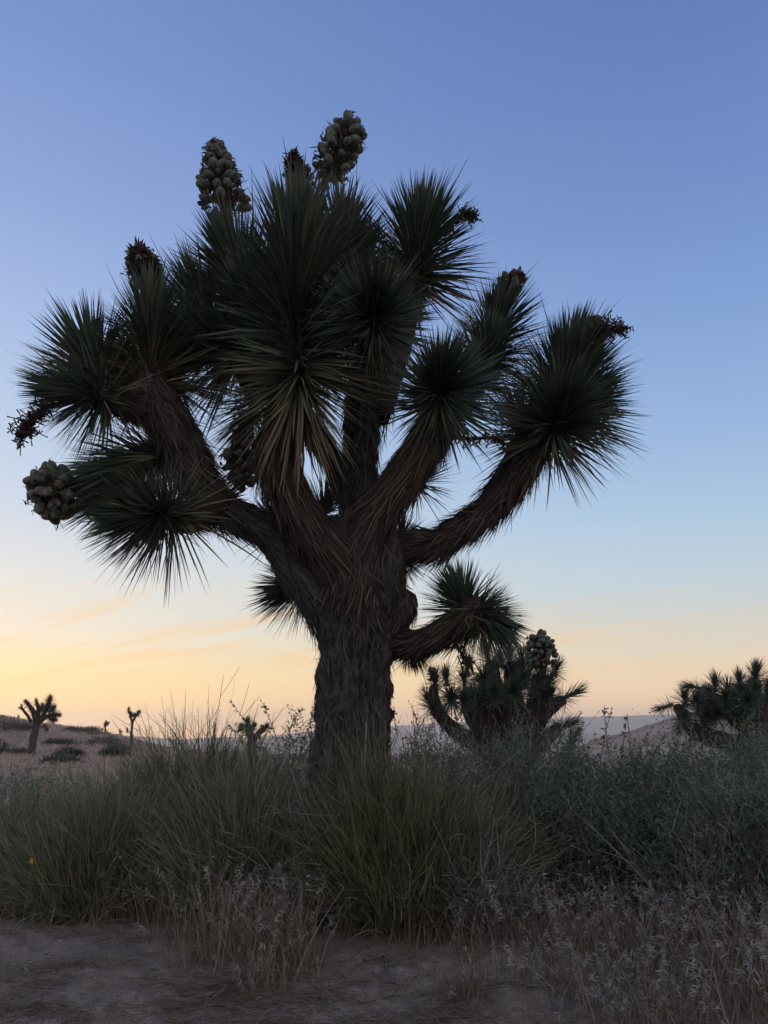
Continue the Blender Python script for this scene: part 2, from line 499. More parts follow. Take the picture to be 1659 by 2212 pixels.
def rosette(tree, tip, base, L, n, th0=118, th1=9, droop=.10, age0=.18, single=0, S=4, width=.0175, core=.03, power=.85):
    """Leaves spiralling round the stem end from base to tip. L = leaf length in metres."""
    o0 = np.array(tree.location)
    tip, base = np.asarray(tip, float), np.asarray(base, float)
    ax = tip - base; al = np.linalg.norm(ax); ax = ax / al
    u = perp(ax[None])[0]; v = np.cross(ax, u)
    n = int(n * 1.4)
    k = np.arange(n)
    s = ((k + .5) / n) ** power
    s = np.clip(s + rng.normal(0, .02, n), 0, 1)
    ph = k * 2.39996 + rng.normal(0, .22, n)
    ph0, ph1 = rng.uniform(0, 6.283, 2)
    th = np.radians(th0 + (th1 - th0) * s ** .8 + rng.normal(0, 8, n) + 9 * np.cos(ph - ph0) * (1 - s))
    rad = u * np.cos(ph)[:, None] + v * np.sin(ph)[:, None]
    D = nrm(ax * np.cos(th)[:, None] + rad * np.sin(th)[:, None] + rng.normal(0, .035, (n, 3)))
    B = base + ax * (s * al)[:, None] + rad * core * .6
    Ln = L * (1 - .22 * s ** 3) * rng.uniform(.74, 1.06, n) * (1 + .10 * np.cos(ph - ph1))
    Ln = np.where(rng.random(n) < .05, Ln * rng.uniform(.4, .75, n), Ln)      # broken tips
    side = nrm(np.cross(D, rad) + rng.normal(0, .12, (n, 3)))
    side = nrm(side - D * np.sum(side * D, -1, keepdims=True))
    bend = np.zeros((n, 3)); bend[:, 2] = -droop * (1.15 - s) * rng.uniform(.3, 1.6, n)
    bend += ax * (.08 * (1 - s))[:, None] * rng.uniform(-1, 1, n)[:, None]
    kink = rng.random(n) < .05                              # bent leaves
    bend[kink] += rng.normal(0, .22, (kink.sum(), 3))
    age = np.clip((age0 - s) / max(age0, 1e-3), 0, 1) * rng.uniform(.5, 1.4, n)
    age = np.where(rng.random(n) < .05, rng.uniform(.4, 1, n), np.clip(age, 0, 1))
    mask = np.zeros(n, bool)
    if single:
        # the leaves that lie broadside and nearest to the viewer are objects of their own
        toward = nrm((CAM - B))
        score = np.sum(D * toward, -1) * .4 + np.sum(rad * toward, -1) - 1.1 * s
        mask[np.argsort(-score)[:single]] = True
    q = ~mask
    C = lines(B[q], D[q], Ln[q], bend[q], S)
    prof = np.interp(np.linspace(0, 1, S), [0, .15, .5, .8, 1], [1.2, .95, .85, .5, .03])
    mb = MB()
    mb.blades(C, width * (L / .4) * prof[None] * rng.uniform(.75, 1.15, q.sum())[:, None] * .37, side[q], rng.random(q.sum()), age[q], fold=.35)
    c = curve([base - ax * al * .05, base + ax * al * .5, base + ax * al * .97], 8)
    mb.tubes(c[None], np.linspace(core, core * .35, 8)[None], 8, [0], [.7])
    r = mb.build('leaf_rosette', M['yucca'], tree, None, kind='stuff')
    r.matrix_parent_inverse.identity()
    for v_ in (r.data,):
        co = np.empty(len(v_.vertices) * 3, np.float32); v_.vertices.foreach_get('co', co)
        v_.vertices.foreach_set('co', (co.reshape(-1, 3) - o0).astype(np.float32).ravel())
    for i in np.nonzero(mask)[0]:
        me = LEAF_MESHES[3 if age[i] > .6 else 2 if age[i] > .25 else int(rng.integers(0, 2))]
        lo = bpy.data.objects.new('leaf', me)
        d = D[i]; sd = side[i]; nm = np.cross(sd, d)
        if np.dot(nm, [0, 0, 1]) < 0: sd, nm = -sd, -nm
        ln = Ln[i]
        mt = Matrix(((sd[0] * ln, d[0] * ln, nm[0] * ln, B[i][0] - o0[0]), (sd[1] * ln, d[1] * ln, nm[1] * ln, B[i][1] - o0[1]),
                     (sd[2] * ln, d[2] * ln, nm[2] * ln, B[i][2] - o0[2]), (0, 0, 0, 1)))
        col.objects.link(lo); lo.parent = r; lo.matrix_local = mt
    return r


def rel(mb, tree):
    o0 = np.array(tree.location)
    mb.V = [v - o0 for v in mb.V]
    return mb


def branch(tree, pts, radii, sides=14, n=None, name='branch', rough=.10, mat='core'):
    n = n or 8 * len(pts)
    C = curve(pts, n); R = curve(np.asarray(radii, float)[:, None], n)[:, 0]
    mb = MB()
    tg = nrm(np.gradient(C, axis=0))
    u = np.cross(tg, np.array([0.03, 1, 0.1])); u = nrm(u); v = np.cross(tg, u)
    a = np.arange(sides) / sides * 2 * np.pi
    nzv = np.array([[mnoise.noise(Vector((c * 6 + k1 * 3.1, R0 * 40 + c2, k1 * 1.7))) for k1, c2 in ((i % sides * .6, i) for i in range(sides))]
                    for c, R0 in zip(np.linspace(0, 3, n), R)])
    RR = R[:, None] * (1 + rough * nzv)
    V = C[:, None] + RR[..., None] * (u[:, None] * np.cos(a)[:, None] + v[:, None] * np.sin(a)[:, None])
    V = np.concatenate([V, np.repeat((C[-1] + tg[-1] * R[-1] * .5)[None, None], sides, 1)])
    idx = np.arange(V.shape[0] * sides).reshape(V.shape[0], sides); nx = np.roll(idx, -1, 1)
    F = np.stack([idx[:-1], nx[:-1], nx[1:], idx[1:]], -1)
    mb.add(V, F, np.full(V.shape[:2], .5), np.zeros(V.shape[:2]))
    return rel(mb, tree).build(name, M[mat], tree, smooth=True), C, R


def thatch(tree, br, C, R, n, L, flare=.16, grey=0.0, t0=0.0, t1=1.0, mess=.10, width=.008, down=.1, S=4):
    """Old dead leaves lying back along a limb, tips towards its base."""
    N = len(C)
    t = rng.uniform(t0, t1, n) * (N - 1.001)
    i = t.astype(int); f = (t - i)[:, None]
    c = C[i] * (1 - f) + C[i + 1] * f
    r = R[i] * (1 - f[:, 0]) + R[i + 1] * f[:, 0]
    tg = nrm(C[i + 1] - C[i])
    u = perp(tg); v = np.cross(tg, u)
    ph = rng.uniform(0, 2 * np.pi, n)
    out = u * np.cos(ph)[:, None] + v * np.sin(ph)[:, None]
    fl = flare * rng.gamma(2.0, .5, n)
    tan = nrm(np.cross(tg, out))
    D = nrm(-tg + out * fl[:, None] + tan * rng.normal(0, mess, n)[:, None] + rng.normal(0, mess * .4, (n, 3)) - np.array([0, 0, down]))
    B = c + out * (r * rng.uniform(.92, 1.05, n))[:, None]
    Ln = L * rng.uniform(.5, 1.15, n)
    bend = -out * (fl * rng.uniform(.0, .9, n))[:, None] + rng.normal(0, .09, (n, 3))
    g = grey(t / (N - 1)) if callable(grey) else np.full(n, grey)
    mb = MB()
    prof = np.interp(np.linspace(0, 1, S), [0, .3, .7, 1], [1.1, 1, .75, .06])
    side = nrm(np.cross(D, out) + rng.normal(0, .25, (n, 3)))
    mb.blades(lines(B, D, Ln, bend, S), width * .5 * prof[None] * rng.uniform(.7, 1.4, n)[:, None], side, rng.random(n), np.clip(g + rng.normal(0, .15, n), 0, 1))
    return rel(mb, tree).build('thatch', M['thatch'], br, kind='stuff')


FRUITS = []


def fruit_meshes():
    for j in range(6):
        mb = MB(); S, K = 9, 12
        u = np.array([0, .07, .2, .36, .54, .71, .86, .96, 1.0])
        pr = np.array([.2, .66, .92, 1.0, .99, .90, .70, .36, .03]) * rng.uniform(.29, .37)
        a = np.arange(K) / K * 2 * np.pi
        lob = 1 + .13 * np.cos(6 * a)[None] * np.sin(np.pi * u)[:, None] + .07 * rng.normal(size=(1, K))
        V = np.stack([pr[:, None] * lob * np.cos(a), pr[:, None] * lob * np.sin(a), np.repeat(u[:, None], K, 1)], -1)
        V[..., 0] += .06 * rng.normal() * (u ** 2)[:, None]
        idx = np.arange(S * K).reshape(S, K); nx = np.roll(idx, -1, 1)
        F = np.stack([idx[:-1], nx[:-1], nx[1:], idx[1:]], -1)
        mb.add(V, F, np.full(S * K, (j % 3) / 2), np.zeros(S * K))
        me = mb.mesh('fruit', True); me.materials.append(M['fruit'])
        FRUITS.append(me)


fruit_meshes()


def fruit_cluster(tree, base, tip, rad, n, size, profile=((0, .85), (.25, 1), (.6, .75), (1, .25)), bracts=120, objs=True):
    o0 = np.array(tree.location)
    base, tip = np.asarray(base, float), np.asarray(tip, float)
    ax = tip - base; al = np.linalg.norm(ax); ax /= al
    u = perp(ax[None])[0]; v = np.cross(ax, u)
    mb = MB()
    C = curve([base - ax * .12, base + ax * al * .5, tip], 8)
    mb.tubes(C[None], np.interp(np.linspace(0, 1, 8), [p for p, _ in profile], [q for _, q in profile])[None] * rad * .45 * np.array([[.25, .6, .9, 1, 1, 1, .9, .6]]), 8, [.1])
    nb = max(bracts, 4)
    s = rng.random(nb); ph = rng.uniform(0, 6.283, nb)
    out = u * np.cos(ph)[:, None] + v * np.sin(ph)[:, None]
    rr = np.interp(s, [p for p, _ in profile], [q for _, q in profile]) * rad
    B = base + ax * (s * al)[:, None] + out * (rr * rng.uniform(.05, .45, nb))[:, None]
    D = nrm(out + rng.normal(0, .5, (nb, 3)))
    Ln = rr * rng.uniform(.45, .85, nb)
    mb.tubes(lines(B, D, Ln, rng.normal(0, .2, (nb, 3)), 4), np.repeat([[.0035, .003, .003, .0015]], nb, 0), 3)
    # crinkled dry bracts
    m2 = nb * 3
    j = rng.integers(0, nb, m2)
    Bb = B[j] + D[j] * (Ln[j] * rng.uniform(.5, 1.05, m2))[:, None]
    Db = rvec(m2)
    mb.blades(lines(Bb, Db, rng.uniform(.018, .045, m2), rng.normal(0, .4, (m2, 3)), 3), np.repeat([[.004, .010, .002]], m2, 0), perp(Db), fold=.6)
    fc = rel(mb, tree).build('fruit_cluster', M['bract'], tree)
    for i in range(n):
        s = (i + .6) / n
        ph = i * 2.39996 + rng.normal(0, .25)
        pr = np.interp(s, [p for p, _ in profile], [q for _, q in profile]) * rad
        out = u * math.cos(ph) + v * math.sin(ph)
        d = nrm(out + ax * rng.uniform(-.25, .5) + rng.normal(0, .22, 3))
        if rng.random() < .10: continue                     # pods that have dropped
        sz = size * rng.uniform(.6, 1.2)
        p = base + ax * (s * al) + out * max(pr - sz * .75, .0) * rng.uniform(.8, 1.08)
        fo = bpy.data.objects.new('fruit', FRUITS[int(rng.integers(0, 6))])
        col.objects.link(fo); fo.parent = fc
        qn = Vector(d).to_track_quat('Z', 'Y')
        fo.matrix_local = Matrix.Translation(Vector(p - o0)) @ qn.to_matrix().to_4x4() @ Matrix.Rotation(rng.uniform(0, 6.28), 4, 'Z') @ Matrix.Scale(sz, 4)
    return fc


def flower_stalk(tree, pts, n, spread):
    """A spent flower stalk: a crooked stem with short twiggy side shoots."""
    mb = MB()
    C = curve(pts, 12)
    mb.tubes(C[None], np.linspace(.016, .005, 12)[None], 5, [.2])
    i = rng.integers(2, 12, n)
    D = rvec(n); Ln = spread * rng.uniform(.35, 1.0, n)
    K = lines(C[i], D, Ln, rng.normal(0, .35, (n, 3)), 5)
    mb.tubes(K, np.repeat([[.0055, .005, .0045, .004, .003]], n, 0), 3, rng.random(n) * .4)
    m2 = n * 5
    j = rng.integers(0, n, m2); k = rng.integers(1, 5, m2)
    D2 = rvec(m2)
    mb.tubes(lines(K[j, k], D2, rng.uniform(.015, .04, m2), rng.normal(0, .3, (m2, 3)), 3), np.repeat([[.003, .004, .006]], m2, 0), 3, rng.random(m2) * .4)
    return rel(mb, tree).build('flower_stalk', M['bract'], tree)


# ------------------------------------------------------------------ the big Joshua tree
TY = 4.6


def big_tree():
    b0 = P(745, 1990, TY); b0 = gpt(b0[0], TY)
    t = empty('joshua_tree', b0)
    tag(t, 'towering Joshua tree with a thick shaggy trunk and many spiky leaf heads', 'tree', 'Joshua trees')

    # trunk: corky, slightly leaning, flared at the foot
    rows = [(742, 2010, 132, 4.60), (742, 1900, 116, 4.60), (748, 1780, 96, 4.60), (756, 1680, 78, 4.60), (762, 1580, 71, 4.60), (766, 1480, 70, 4.60),
            (769, 1390, 71, 4.60), (770, 1310, 84, 4.60), (770, 1240, 96, 4.6), (772, 1180, 96, 4.6), (775, 1130, 66, 4.62)]
    pts = np.array([P(x, y, Y) for x, y, w, Y in rows]); pts[0][2] = min(pts[0][2], b0[2] - .06)
    rad = np.array([w * mpp(p) for (x, y, w, Y), p in zip(rows, pts)])
    n, K = 170, 96
    C = curve(pts, n); R = curve(rad[:, None], n)[:, 0]
    V = np.zeros((n, K, 3))
    for i in range(n):
        for k in range(K):
            a = k / K * 2 * math.pi
            ca, sa = math.cos(a), math.sin(a)
            z = C[i][2]
            q = mnoise.noise(Vector((ca * 7, sa * 7, z * 2.6)))            # long vertical fissures
            q2 = mnoise.noise(Vector((ca * 13 + 5, sa * 13, z * 9)))
            q3 = mnoise.noise(Vector((ca * 2 + 9, sa * 2, z * 1.6)))
            q4 = mnoise.noise(Vector((ca * 24 + 2, sa * 24, z * 17)))
            crack = -abs(q) * .07 + .025
            d = crack + .034 * q2 + .03 * q3 + .024 * q4
            foot = max(0, 1 - (z - b0[2]) / .55)
            d += foot * .05 * math.sin(5 * a + 1)
            rr = R[i] + d
            V[i, k] = C[i] + np.array([ca * rr, sa * rr, 0])
    mb = MB()
    idx = np.arange(n * K).reshape(n, K); nx = np.roll(idx, -1, 1)
    mb.add(V, np.stack([idx[:-1], nx[:-1], nx[1:], idx[1:]], -1), np.full(n * K, .5), np.zeros(n * K))
    tr = rel(mb, t).build('trunk', M['bark'], t, smooth=False)
    # bark fibres and corky flakes
    fb = MB(); m = 9000
    i = rng.integers(4, n - 3, m); k = rng.integers(0, K, m)
    Bp = V[i, k]
    out = nrm(Bp - C[i]); out[:, 2] = 0; out = nrm(out)
    tan = np.cross(np.array([0, 0, 1.0]), out)
    D = nrm(np.array([0, 0, -1.0]) + tan * rng.normal(0, .45, m)[:, None] + out * rng.uniform(-.02, .25, m)[:, None])
    D *= np.where(rng.random(m) < .25, -1, 1)[:, None]
    hz = np.clip((Bp[:, 2] - b0[2] - .9) / .8, 0, 1)
    Ln = rng.uniform(.012, .05, m) + hz * rng.uniform(0, .10, m)
    fb.blades(lines(Bp + out * .004, D, Ln, out * -.1 + rng.normal(0, .25, (m, 3)), 4),
              rng.uniform(.0016, .005, m)[:, None] * np.array([[.8, 1, .9, .2]]), nrm(tan + rng.normal(0, .3, (m, 3))), fold=.3)
    rel(fb, t).build('bark_fibre', M['flake'], tr, kind='stuff')

    def br(rows, nth, L, **kw):
        p = np.array([P(x, y, Y) for x, y, w, Y in rows])
        rr = np.array([w * mpp(q) for (x, y, w, Y), q in zip(rows, p)])
        o, C, R = branch(t, p, rr, rough=.28)
        if nth: thatch(t, o, C, R, nth, L, **kw)
        return o

    g_low = lambda tt: np.clip(1.15 - tt * 1.6, 0, 1)
    # limbs: x, y, half width, distance
    br([(715, 1315, 58, 4.58), (645, 1222, 50, 4.55), (572, 1146, 33, 4.50), (468, 1090, 36, 4.45), (408, 994, 44, 4.42), (364, 912, 47, 4.42), (328, 848, 42, 4.42), (320, 790, 32, 4.44)], 4400, .22, flare=.14, grey=g_low, mess=.26)
    br([(752, 1260, 66, 4.48), (712, 1190, 50, 4.38), (668, 1132, 41, 4.32), (630, 1072, 40, 4.28), (604, 1000, 43, 4.24), (610, 930, 44, 4.22), (632, 850, 36, 4.2), (640, 700, 26, 4.25)], 4400, .30, flare=.10, mess=.08)
    br([(768, 1200, 48, 4.70), (776, 1090, 38, 4.76), (779, 1000, 36, 4.80), (784, 880, 38, 4.82), (797, 780, 34, 4.82), (815, 680, 28, 4.8)], 2600, .22, flare=.10, grey=.75, mess=.14)
    br([(768, 1255, 66, 4.46), (788, 1175, 48, 4.40), (830, 1090, 39, 4.34), (890, 1002, 40, 4.32), (932, 928, 37, 4.30), (950, 860, 28, 4.25)], 3800, .28, flare=.10, mess=.09)
    br([(800, 1205, 40, 4.62), (862, 1182, 29, 4.64), (905, 1176, 31, 4.66), (948, 1172, 27, 4.67), (985, 1150, 29, 4.68), (1062, 1094, 33, 4.70), (1116, 1020, 38, 4.70), (1158, 940, 40, 4.70), (1195, 850, 32, 4.7)], 3600, .21, flare=.18, grey=.25, mess=.26)
    br([(800, 1410, 36, 4.68), (868, 1390, 26, 4.60), (920, 1382, 25, 4.50), (975, 1356, 28, 4.42), (1020, 1320, 31, 4.38), (1035, 1300, 26, 4.38)], 1900, .22, flare=.12, mess=.12)
    br([(830, 1370, 36, 4.60), (862, 1330, 30, 4.58), (874, 1300, 28, 4.57), (878, 1282, 20, 4.57)], 900, .10, flare=.2, grey=.3, mess=.3)
    br([(780, 1140, 32, 4.85), (735, 1030, 24, 5.0), (690, 950, 26, 5.1), (610, 850, 30, 5.15), (560, 730, 28, 5.1)], 900, .24, flare=.12, grey=.2)
    br([(860, 1060, 34, 4.75), (930, 960, 34, 4.95), (985, 870, 32, 5.0), (1040, 790, 28, 4.98), (1065, 700, 22, 4.95)], 1000, .24, flare=.14)
    br([(810, 900, 36, 4.82), (850, 760, 32, 4.95), (890, 640, 28, 5.0), (905, 560, 20, 5.0)], 700, .24, flare=.14)
    br([(350, 890, 40, 4.42), (270, 868, 34, 4.36), (205, 850, 24, 4.3)], 600, .22, flare=.25)
    br([(300, 870, 34, 4.42), (235, 830, 28, 4.5), (205, 770, 22, 4.52)], 400, .2, flare=.25)
    br([(420, 1010, 40, 4.45), (360, 985, 34, 4.5), (290, 1000, 28, 4.52), (220, 1020, 18, 4.5)], 700, .22, flare=.2)
    br([(470, 1080, 36, 4.42), (420, 1112, 34, 4.3), (360, 1118, 26, 4.15)], 800, .2, flare=.2)
    br([(640, 850, 36, 4.35), (690, 700, 32, 4.6), (725, 560, 26, 4.75), (735, 470, 20, 4.8)], 500, .24)
    br([(700, 1260, 40, 4.7), (655, 1275, 30, 4.85), (635, 1278, 20, 4.9)], 200, .2)
    br([(560, 850, 30, 4.9), (530, 800, 26, 4.75), (490, 770, 20, 4.65)], 300, .2)
    br([(1180, 920, 36, 4.7), (1245, 890, 30, 4.72), (1275, 875, 22, 4.72)], 300, .2)

    def ro(tx, ty, tY, bx, by, bY, lpx, n, **kw):
        a, b = P(tx, ty, tY), P(bx, by, bY)
        return rosette(t, a, b, 1.13 * lpx * mpp((a + b) / 2), int(n * 1.1), **kw)

    # upper left heads
    ro(325, 662, 4.46, 326, 835, 4.44, 142, 520, th0=98, age0=.3, single=10)
    ro(190, 765, 4.55, 228, 850, 4.5, 148, 360, th0=105, single=8)
    ro(160, 848, 4.25, 240, 866, 4.35, 135, 360, th0=110, droop=.25, single=16)
    ro(255, 1018, 4.46, 360, 985, 4.5, 150, 420, th0=92, droop=.15, single=12)
    ro(300, 1112, 4.02, 385, 1112, 4.22, 142, 400, th0=105, droop=.12, single=16)
    ro(230, 1075, 4.55, 330, 1060, 4.5, 120, 160, th0=100, droop=.2)
    # crown, centre
    ro(505, 570, 5.02, 560, 720, 5.1, 165, 520, th0=105, single=6)
    ro(440, 735, 4.62, 520, 785, 4.72, 160, 360, th0=105, single=8)
    ro(640, 505, 4.18, 636, 780, 4.22, 195, 700, th0=104, th1=6, single=24, age0=.05)
    ro(652, 770, 4.06, 640, 880, 4.16, 178, 300, th0=150, th1=78, droop=.16, age0=1.0, single=44, core=.05)
    ro(738, 500, 4.85, 725, 640, 4.75, 150, 420, th0=100)
    ro(808, 668, 3.98, 806, 720, 4.25, 142, 460, th0=110, th1=8, single=28)
    br([(797, 800, 30, 4.78), (803, 760, 28, 4.55), (806, 720, 22, 4.25)], 300, .18)
    ro(912, 498, 5.0, 892, 620, 5.0, 145, 520, th0=112, single=8)
    ro(780, 560, 4.95, 780, 700, 5.0, 150, 260)
    ro(540, 640, 4.75, 590, 760, 4.75, 165, 340)
    ro(430, 640, 4.95, 470, 760, 4.95, 140, 300)
    ro(390, 740, 4.7, 380, 850, 4.7, 120, 260)
    ro(270, 790, 4.6, 300, 860, 4.55, 115, 240)
    ro(720, 700, 4.55, 715, 830, 4.6, 150, 260)
    # right heads
    ro(955, 825, 4.05, 946, 880, 4.28, 142, 480, th0=112, single=36)
    ro(1078, 680, 4.95, 1050, 790, 5.0, 122, 380, th0=105, single=6)
    ro(1052, 760, 4.72, 1030, 840, 4.8, 120, 320, th0=100, single=6)
    ro(1226, 785, 4.62, 1196, 920, 4.68, 158, 600, th0=112, single=24)
    ro(1212, 895, 4.42, 1185, 950, 4.62, 150, 380, th0=118, droop=.2, age0=.35, single=26)
    ro(1275, 855, 4.75, 1225, 890, 4.72, 118, 300, th0=105, single=6)
    ro(1250, 800, 4.95, 1215, 890, 4.85, 128, 300)
    ro(1120, 900, 4.9, 1150, 960, 4.8, 105, 180)
    # low right arm and the small heads behind the trunk
    ro(992, 1288, 4.42, 1010, 1335, 4.40, 98, 400, th0=118, single=8)
    ro(1062, 1342, 4.36, 1030, 1318, 4.38, 98, 360, th0=105, droop=.16, single=8)
    ro(888, 1400, 4.76, 878, 1362, 4.76, 70, 190, th0=75, th1=5)
    ro(628, 1272, 4.92, 672, 1262, 4.88, 98, 300, th0=100)
    ro(705, 1085, 5.1, 690, 1130, 5.1, 90, 150)
    ro(915, 1010, 5.0, 900, 1060, 4.95, 80, 140, th0=120)
    ro(868, 1150, 4.95, 862, 1190, 4.9, 75, 90)
    ro(590, 1110, 4.85, 600, 1160, 4.8, 75, 110)
    ro(525, 930, 4.9, 555, 850, 4.95, 105, 200, th0=100)
    ro(875, 1215, 4.9, 850, 1190, 4.9, 60, 80, th0=90)

    px = mpp(P(700, 400, 5))
    fruit_cluster(t, P(488, 450, 5.02), P(462, 312, 5.04), 54 * px, 92, 25 * px, ((0, .95), (.2, 1), (.5, .84), (.8, .5), (1, .25)), 220)
    fruit_cluster(t, P(705, 385, 4.9), P(760, 268, 4.95), 46 * px, 46, 28 * px, ((0, .7), (.3, .95), (.7, 1), (1, .6)), 200)
    fruit_cluster(t, P(650, 400, 4.98), P(630, 335, 4.98), 30 * px, 8, 21 * px, bracts=300)
    fruit_cluster(t, P(318, 600, 4.5), P(295, 535, 4.5), 34 * px, 14, 20 * px, bracts=360)
    fruit_cluster(t, P(155, 1055, 4.42), P(75, 1075, 4.38), 50 * px, 84, 23 * px, ((0, .7), (.3, 1), (.7, .95), (1, .5)), 110)
    fruit_cluster(t, P(512, 965, 4.7), P(528, 1048, 4.7), 36 * px, 44, 22 * px, ((0, .8), (.4, 1), (1, .4)), 60)
    fruit_cluster(t, P(1090, 625, 4.95), P(1128, 590, 4.95), 27 * px, 16, 20 * px, bracts=120)
    fruit_cluster(t, P(1255, 735, 4.72), P(1285, 690, 4.72), 20 * px, 9, 18 * px, bracts=120)
    flower_stalk(t, [P(960, 510, 4.95), P(985, 475, 4.93), P(1008, 462, 4.92), P(1026, 468, 4.92)], 60, .07)
    flower_stalk(t, [P(1225, 790, 4.5), P(1265, 740, 4.5), P(1300, 714, 4.5), P(1340, 712, 4.5)], 110, .085)
    flower_stalk(t, [P(120, 870, 4.2), P(85, 890, 4.2), P(62, 915, 4.2), P(48, 940, 4.2)], 90, .09)
    flower_stalk(t, [P(985, 945, 4.3), P(1020, 948, 4.3), P(1060, 945, 4.32), P(1085, 950, 4.32)], 26, .1)
    flower_stalk(t, [P(975, 1370, 4.4), P(990, 1400, 4.42), P(1003, 1420, 4.44)], 8, .05)
    return t


big_tree()


# ------------------------------------------------------------------ other Joshua trees
def small_tree(label, base, trunk_rows, limbs, heads, nleaf, px_leaf, fruits=(), S=4, nth=350, psc=PS, wmul=1.5):
    p0 = psc(base[0], base[1], base[2]); p0 = gpt(p0[0], base[2])
    t = empty('joshua_tree', p0)
    tag(t, label, 'tree', 'Joshua trees')
    sc = 1.0 / 1.15732

    def mk(rows, name, nth):
        p = np.array([psc(x, y, Y) for x, y, w, Y in rows])
        rr = np.array([w * sc * mpp(q) for (x, y, w, Y), q in zip(rows, p)])
        if name == 'trunk':
            p = np.concatenate([p0[None] - [[0, 0, .05]], p]); rr = np.concatenate([rr[:1] * 1.15, rr])
        o, C, R = branch(t, p, rr, sides=10, name=name, rough=.2, mat='bark' if name == 'trunk' else 'core')
        if nth: thatch(t, o, C, R, nth, px_leaf * sc * mpp(p[0]) * .7, flare=.22, mess=.2, width=.010 * wmul, grey=.3)
    mk(trunk_rows, 'trunk', nth)
    for l in limbs: mk(l, 'branch', nth)
    for (tx, ty, tY, bx, by, bY, k, *kw) in heads:
        a, b = psc(tx, ty, tY), psc(bx, by, bY)
        rosette(t, a, b, k * px_leaf * sc * mpp(a), int(nleaf * k), S=S, width=.0175 * wmul, **(kw[0] if kw else {}))
    for (bx, by, tx, ty, Y, r, n, size) in fruits:
        q = mpp(psc(bx, by, Y)) * sc
        fruit_cluster(t, psc(bx, by, Y), psc(tx, ty, Y), r * q, n, size * q, ((0, .8), (.3, 1), (.75, .85), (1, .4)), 40)
    return t


Y2 = 8.6
small_tree('squat many-headed Joshua tree with a big pale fruit cluster behind the grey-green shrub', (1290, 1985, Y2),
           [(1290, 1960, 60, Y2), (1292, 1900, 52, Y2), (1300, 1850, 42, Y2)],
           [[(1300, 1880, 40, Y2), (1325, 1810, 30, Y2), (1345, 1750, 26, Y2), (1352, 1690, 22, Y2)],
            [(1280, 1890, 36, Y2), (1262, 1830, 28, Y2), (1268, 1780, 26, Y2 - .1), (1278, 1745, 18, Y2 - .2)],
            [(1270, 1890, 32, Y2), (1215, 1820, 27, Y2 - .05), (1208, 1760, 22, Y2 - .15), (1208, 1715, 16, Y2 - .2)],
            [(1265, 1900, 28, Y2), (1160, 1840, 20, Y2), (1110, 1800, 16, Y2), (1085, 1750, 14, Y2), (1085, 1715, 10, Y2)],
            [(1240, 1870, 24, Y2), (1180, 1790, 20, Y2 + .3), (1165, 1725, 14, Y2 + .3)],
            [(1330, 1820, 24, Y2), (1370, 1772, 18, Y2), (1410, 1748, 12, Y2)],
            [(1320, 1880, 22, Y2), (1370, 1840, 16, Y2), (1400, 1815, 12, Y2)],
            [(1270, 1840, 26, Y2 + .3), (1245, 1740, 22, Y2 + .4), (1225, 1660, 16, Y2 + .4)],
            [(1290, 1840, 26, Y2 + .3), (1285, 1740, 22, Y2 + .4), (1275, 1660, 16, Y2 + .4)]],
           [(1208, 1690, Y2 - .45, 1208, 1705, Y2 - .2, 1.0), (1283, 1725, Y2 - .5, 1283, 1745, Y2 - .25, 1.1, {'age0': .35}),
            (1127, 1738, Y2 - .4, 1130, 1755, Y2 - .15, 1.0), (1352, 1655, Y2, 1350, 1710, Y2, 1.0),
            (1448, 1726, Y2, 1375, 1765, Y2, .85), (1428, 1806, Y2, 1385, 1825, Y2, .85), (1432, 1848, Y2 - .3, 1420, 1895, Y2 - .3, 1.0),
            (1086, 1690, Y2, 1090, 1725, Y2, .85), (1115, 1685, Y2 + .2, 1118, 1715, Y2 + .2, .85), (1068, 1745, Y2, 1085, 1785, Y2, .9),
            (1160, 1690, Y2 + .2, 1162, 1725, Y2 + .2, .85), (1217, 1622, Y2 + .4, 1222, 1665, Y2 + .4, .95), (1272, 1625, Y2 + .4, 1275, 1665, Y2 + .4, .95),
            (1165, 1650, Y2 + .3, 1170, 1690, Y2 + .3, .7), (1320, 1680, Y2 + .2, 1315, 1720, Y2 + .2, .9), (1380, 1690, Y2 + .2, 1370, 1720, Y2 + .2, .8),
            (1240, 1660, Y2 + .2, 1240, 1700, Y2 + .2, .9), (1300, 1670, Y2 + .3, 1300, 1710, Y2 + .3, .9), (1185, 1730, Y2 + .1, 1190, 1760, Y2 + .1, .9), (1245, 1740, Y2 + .2, 1245, 1770, Y2 + .2, .9), (1330, 1730, Y2 + .1, 1330, 1760, Y2 + .2, .8), (1352, 1690, Y2 - .15, 1350, 1745, Y2 - .1, 1.0, {'th0': 130}), (1395, 1660, Y2 + .1, 1385, 1690, Y2 + .1, .7), *[(x, y, Y2 + d, x + 4, y + 26, Y2 + d + .1, .85) for x, y, d in ((1160, 1745, -.45), (1235, 1725, -.5), (1310, 1690, -.3), (1375, 1725, -.2), (1250, 1640, .3), (1305, 1640, .3))], (1210, 1770, Y2 - .2, 1210, 1740, Y2, .6), (1110, 1780, Y2, 1105, 1805, Y2, .7)],
           150, 56, [(1356, 1668, 1345, 1588, Y2 - .1, 42, 95, 19), (1086, 1698, 1080, 1672, Y2, 15, 12, 12), (1176, 1662, 1170, 1645, Y2 + .3, 13, 9, 11)], wmul=1.05)

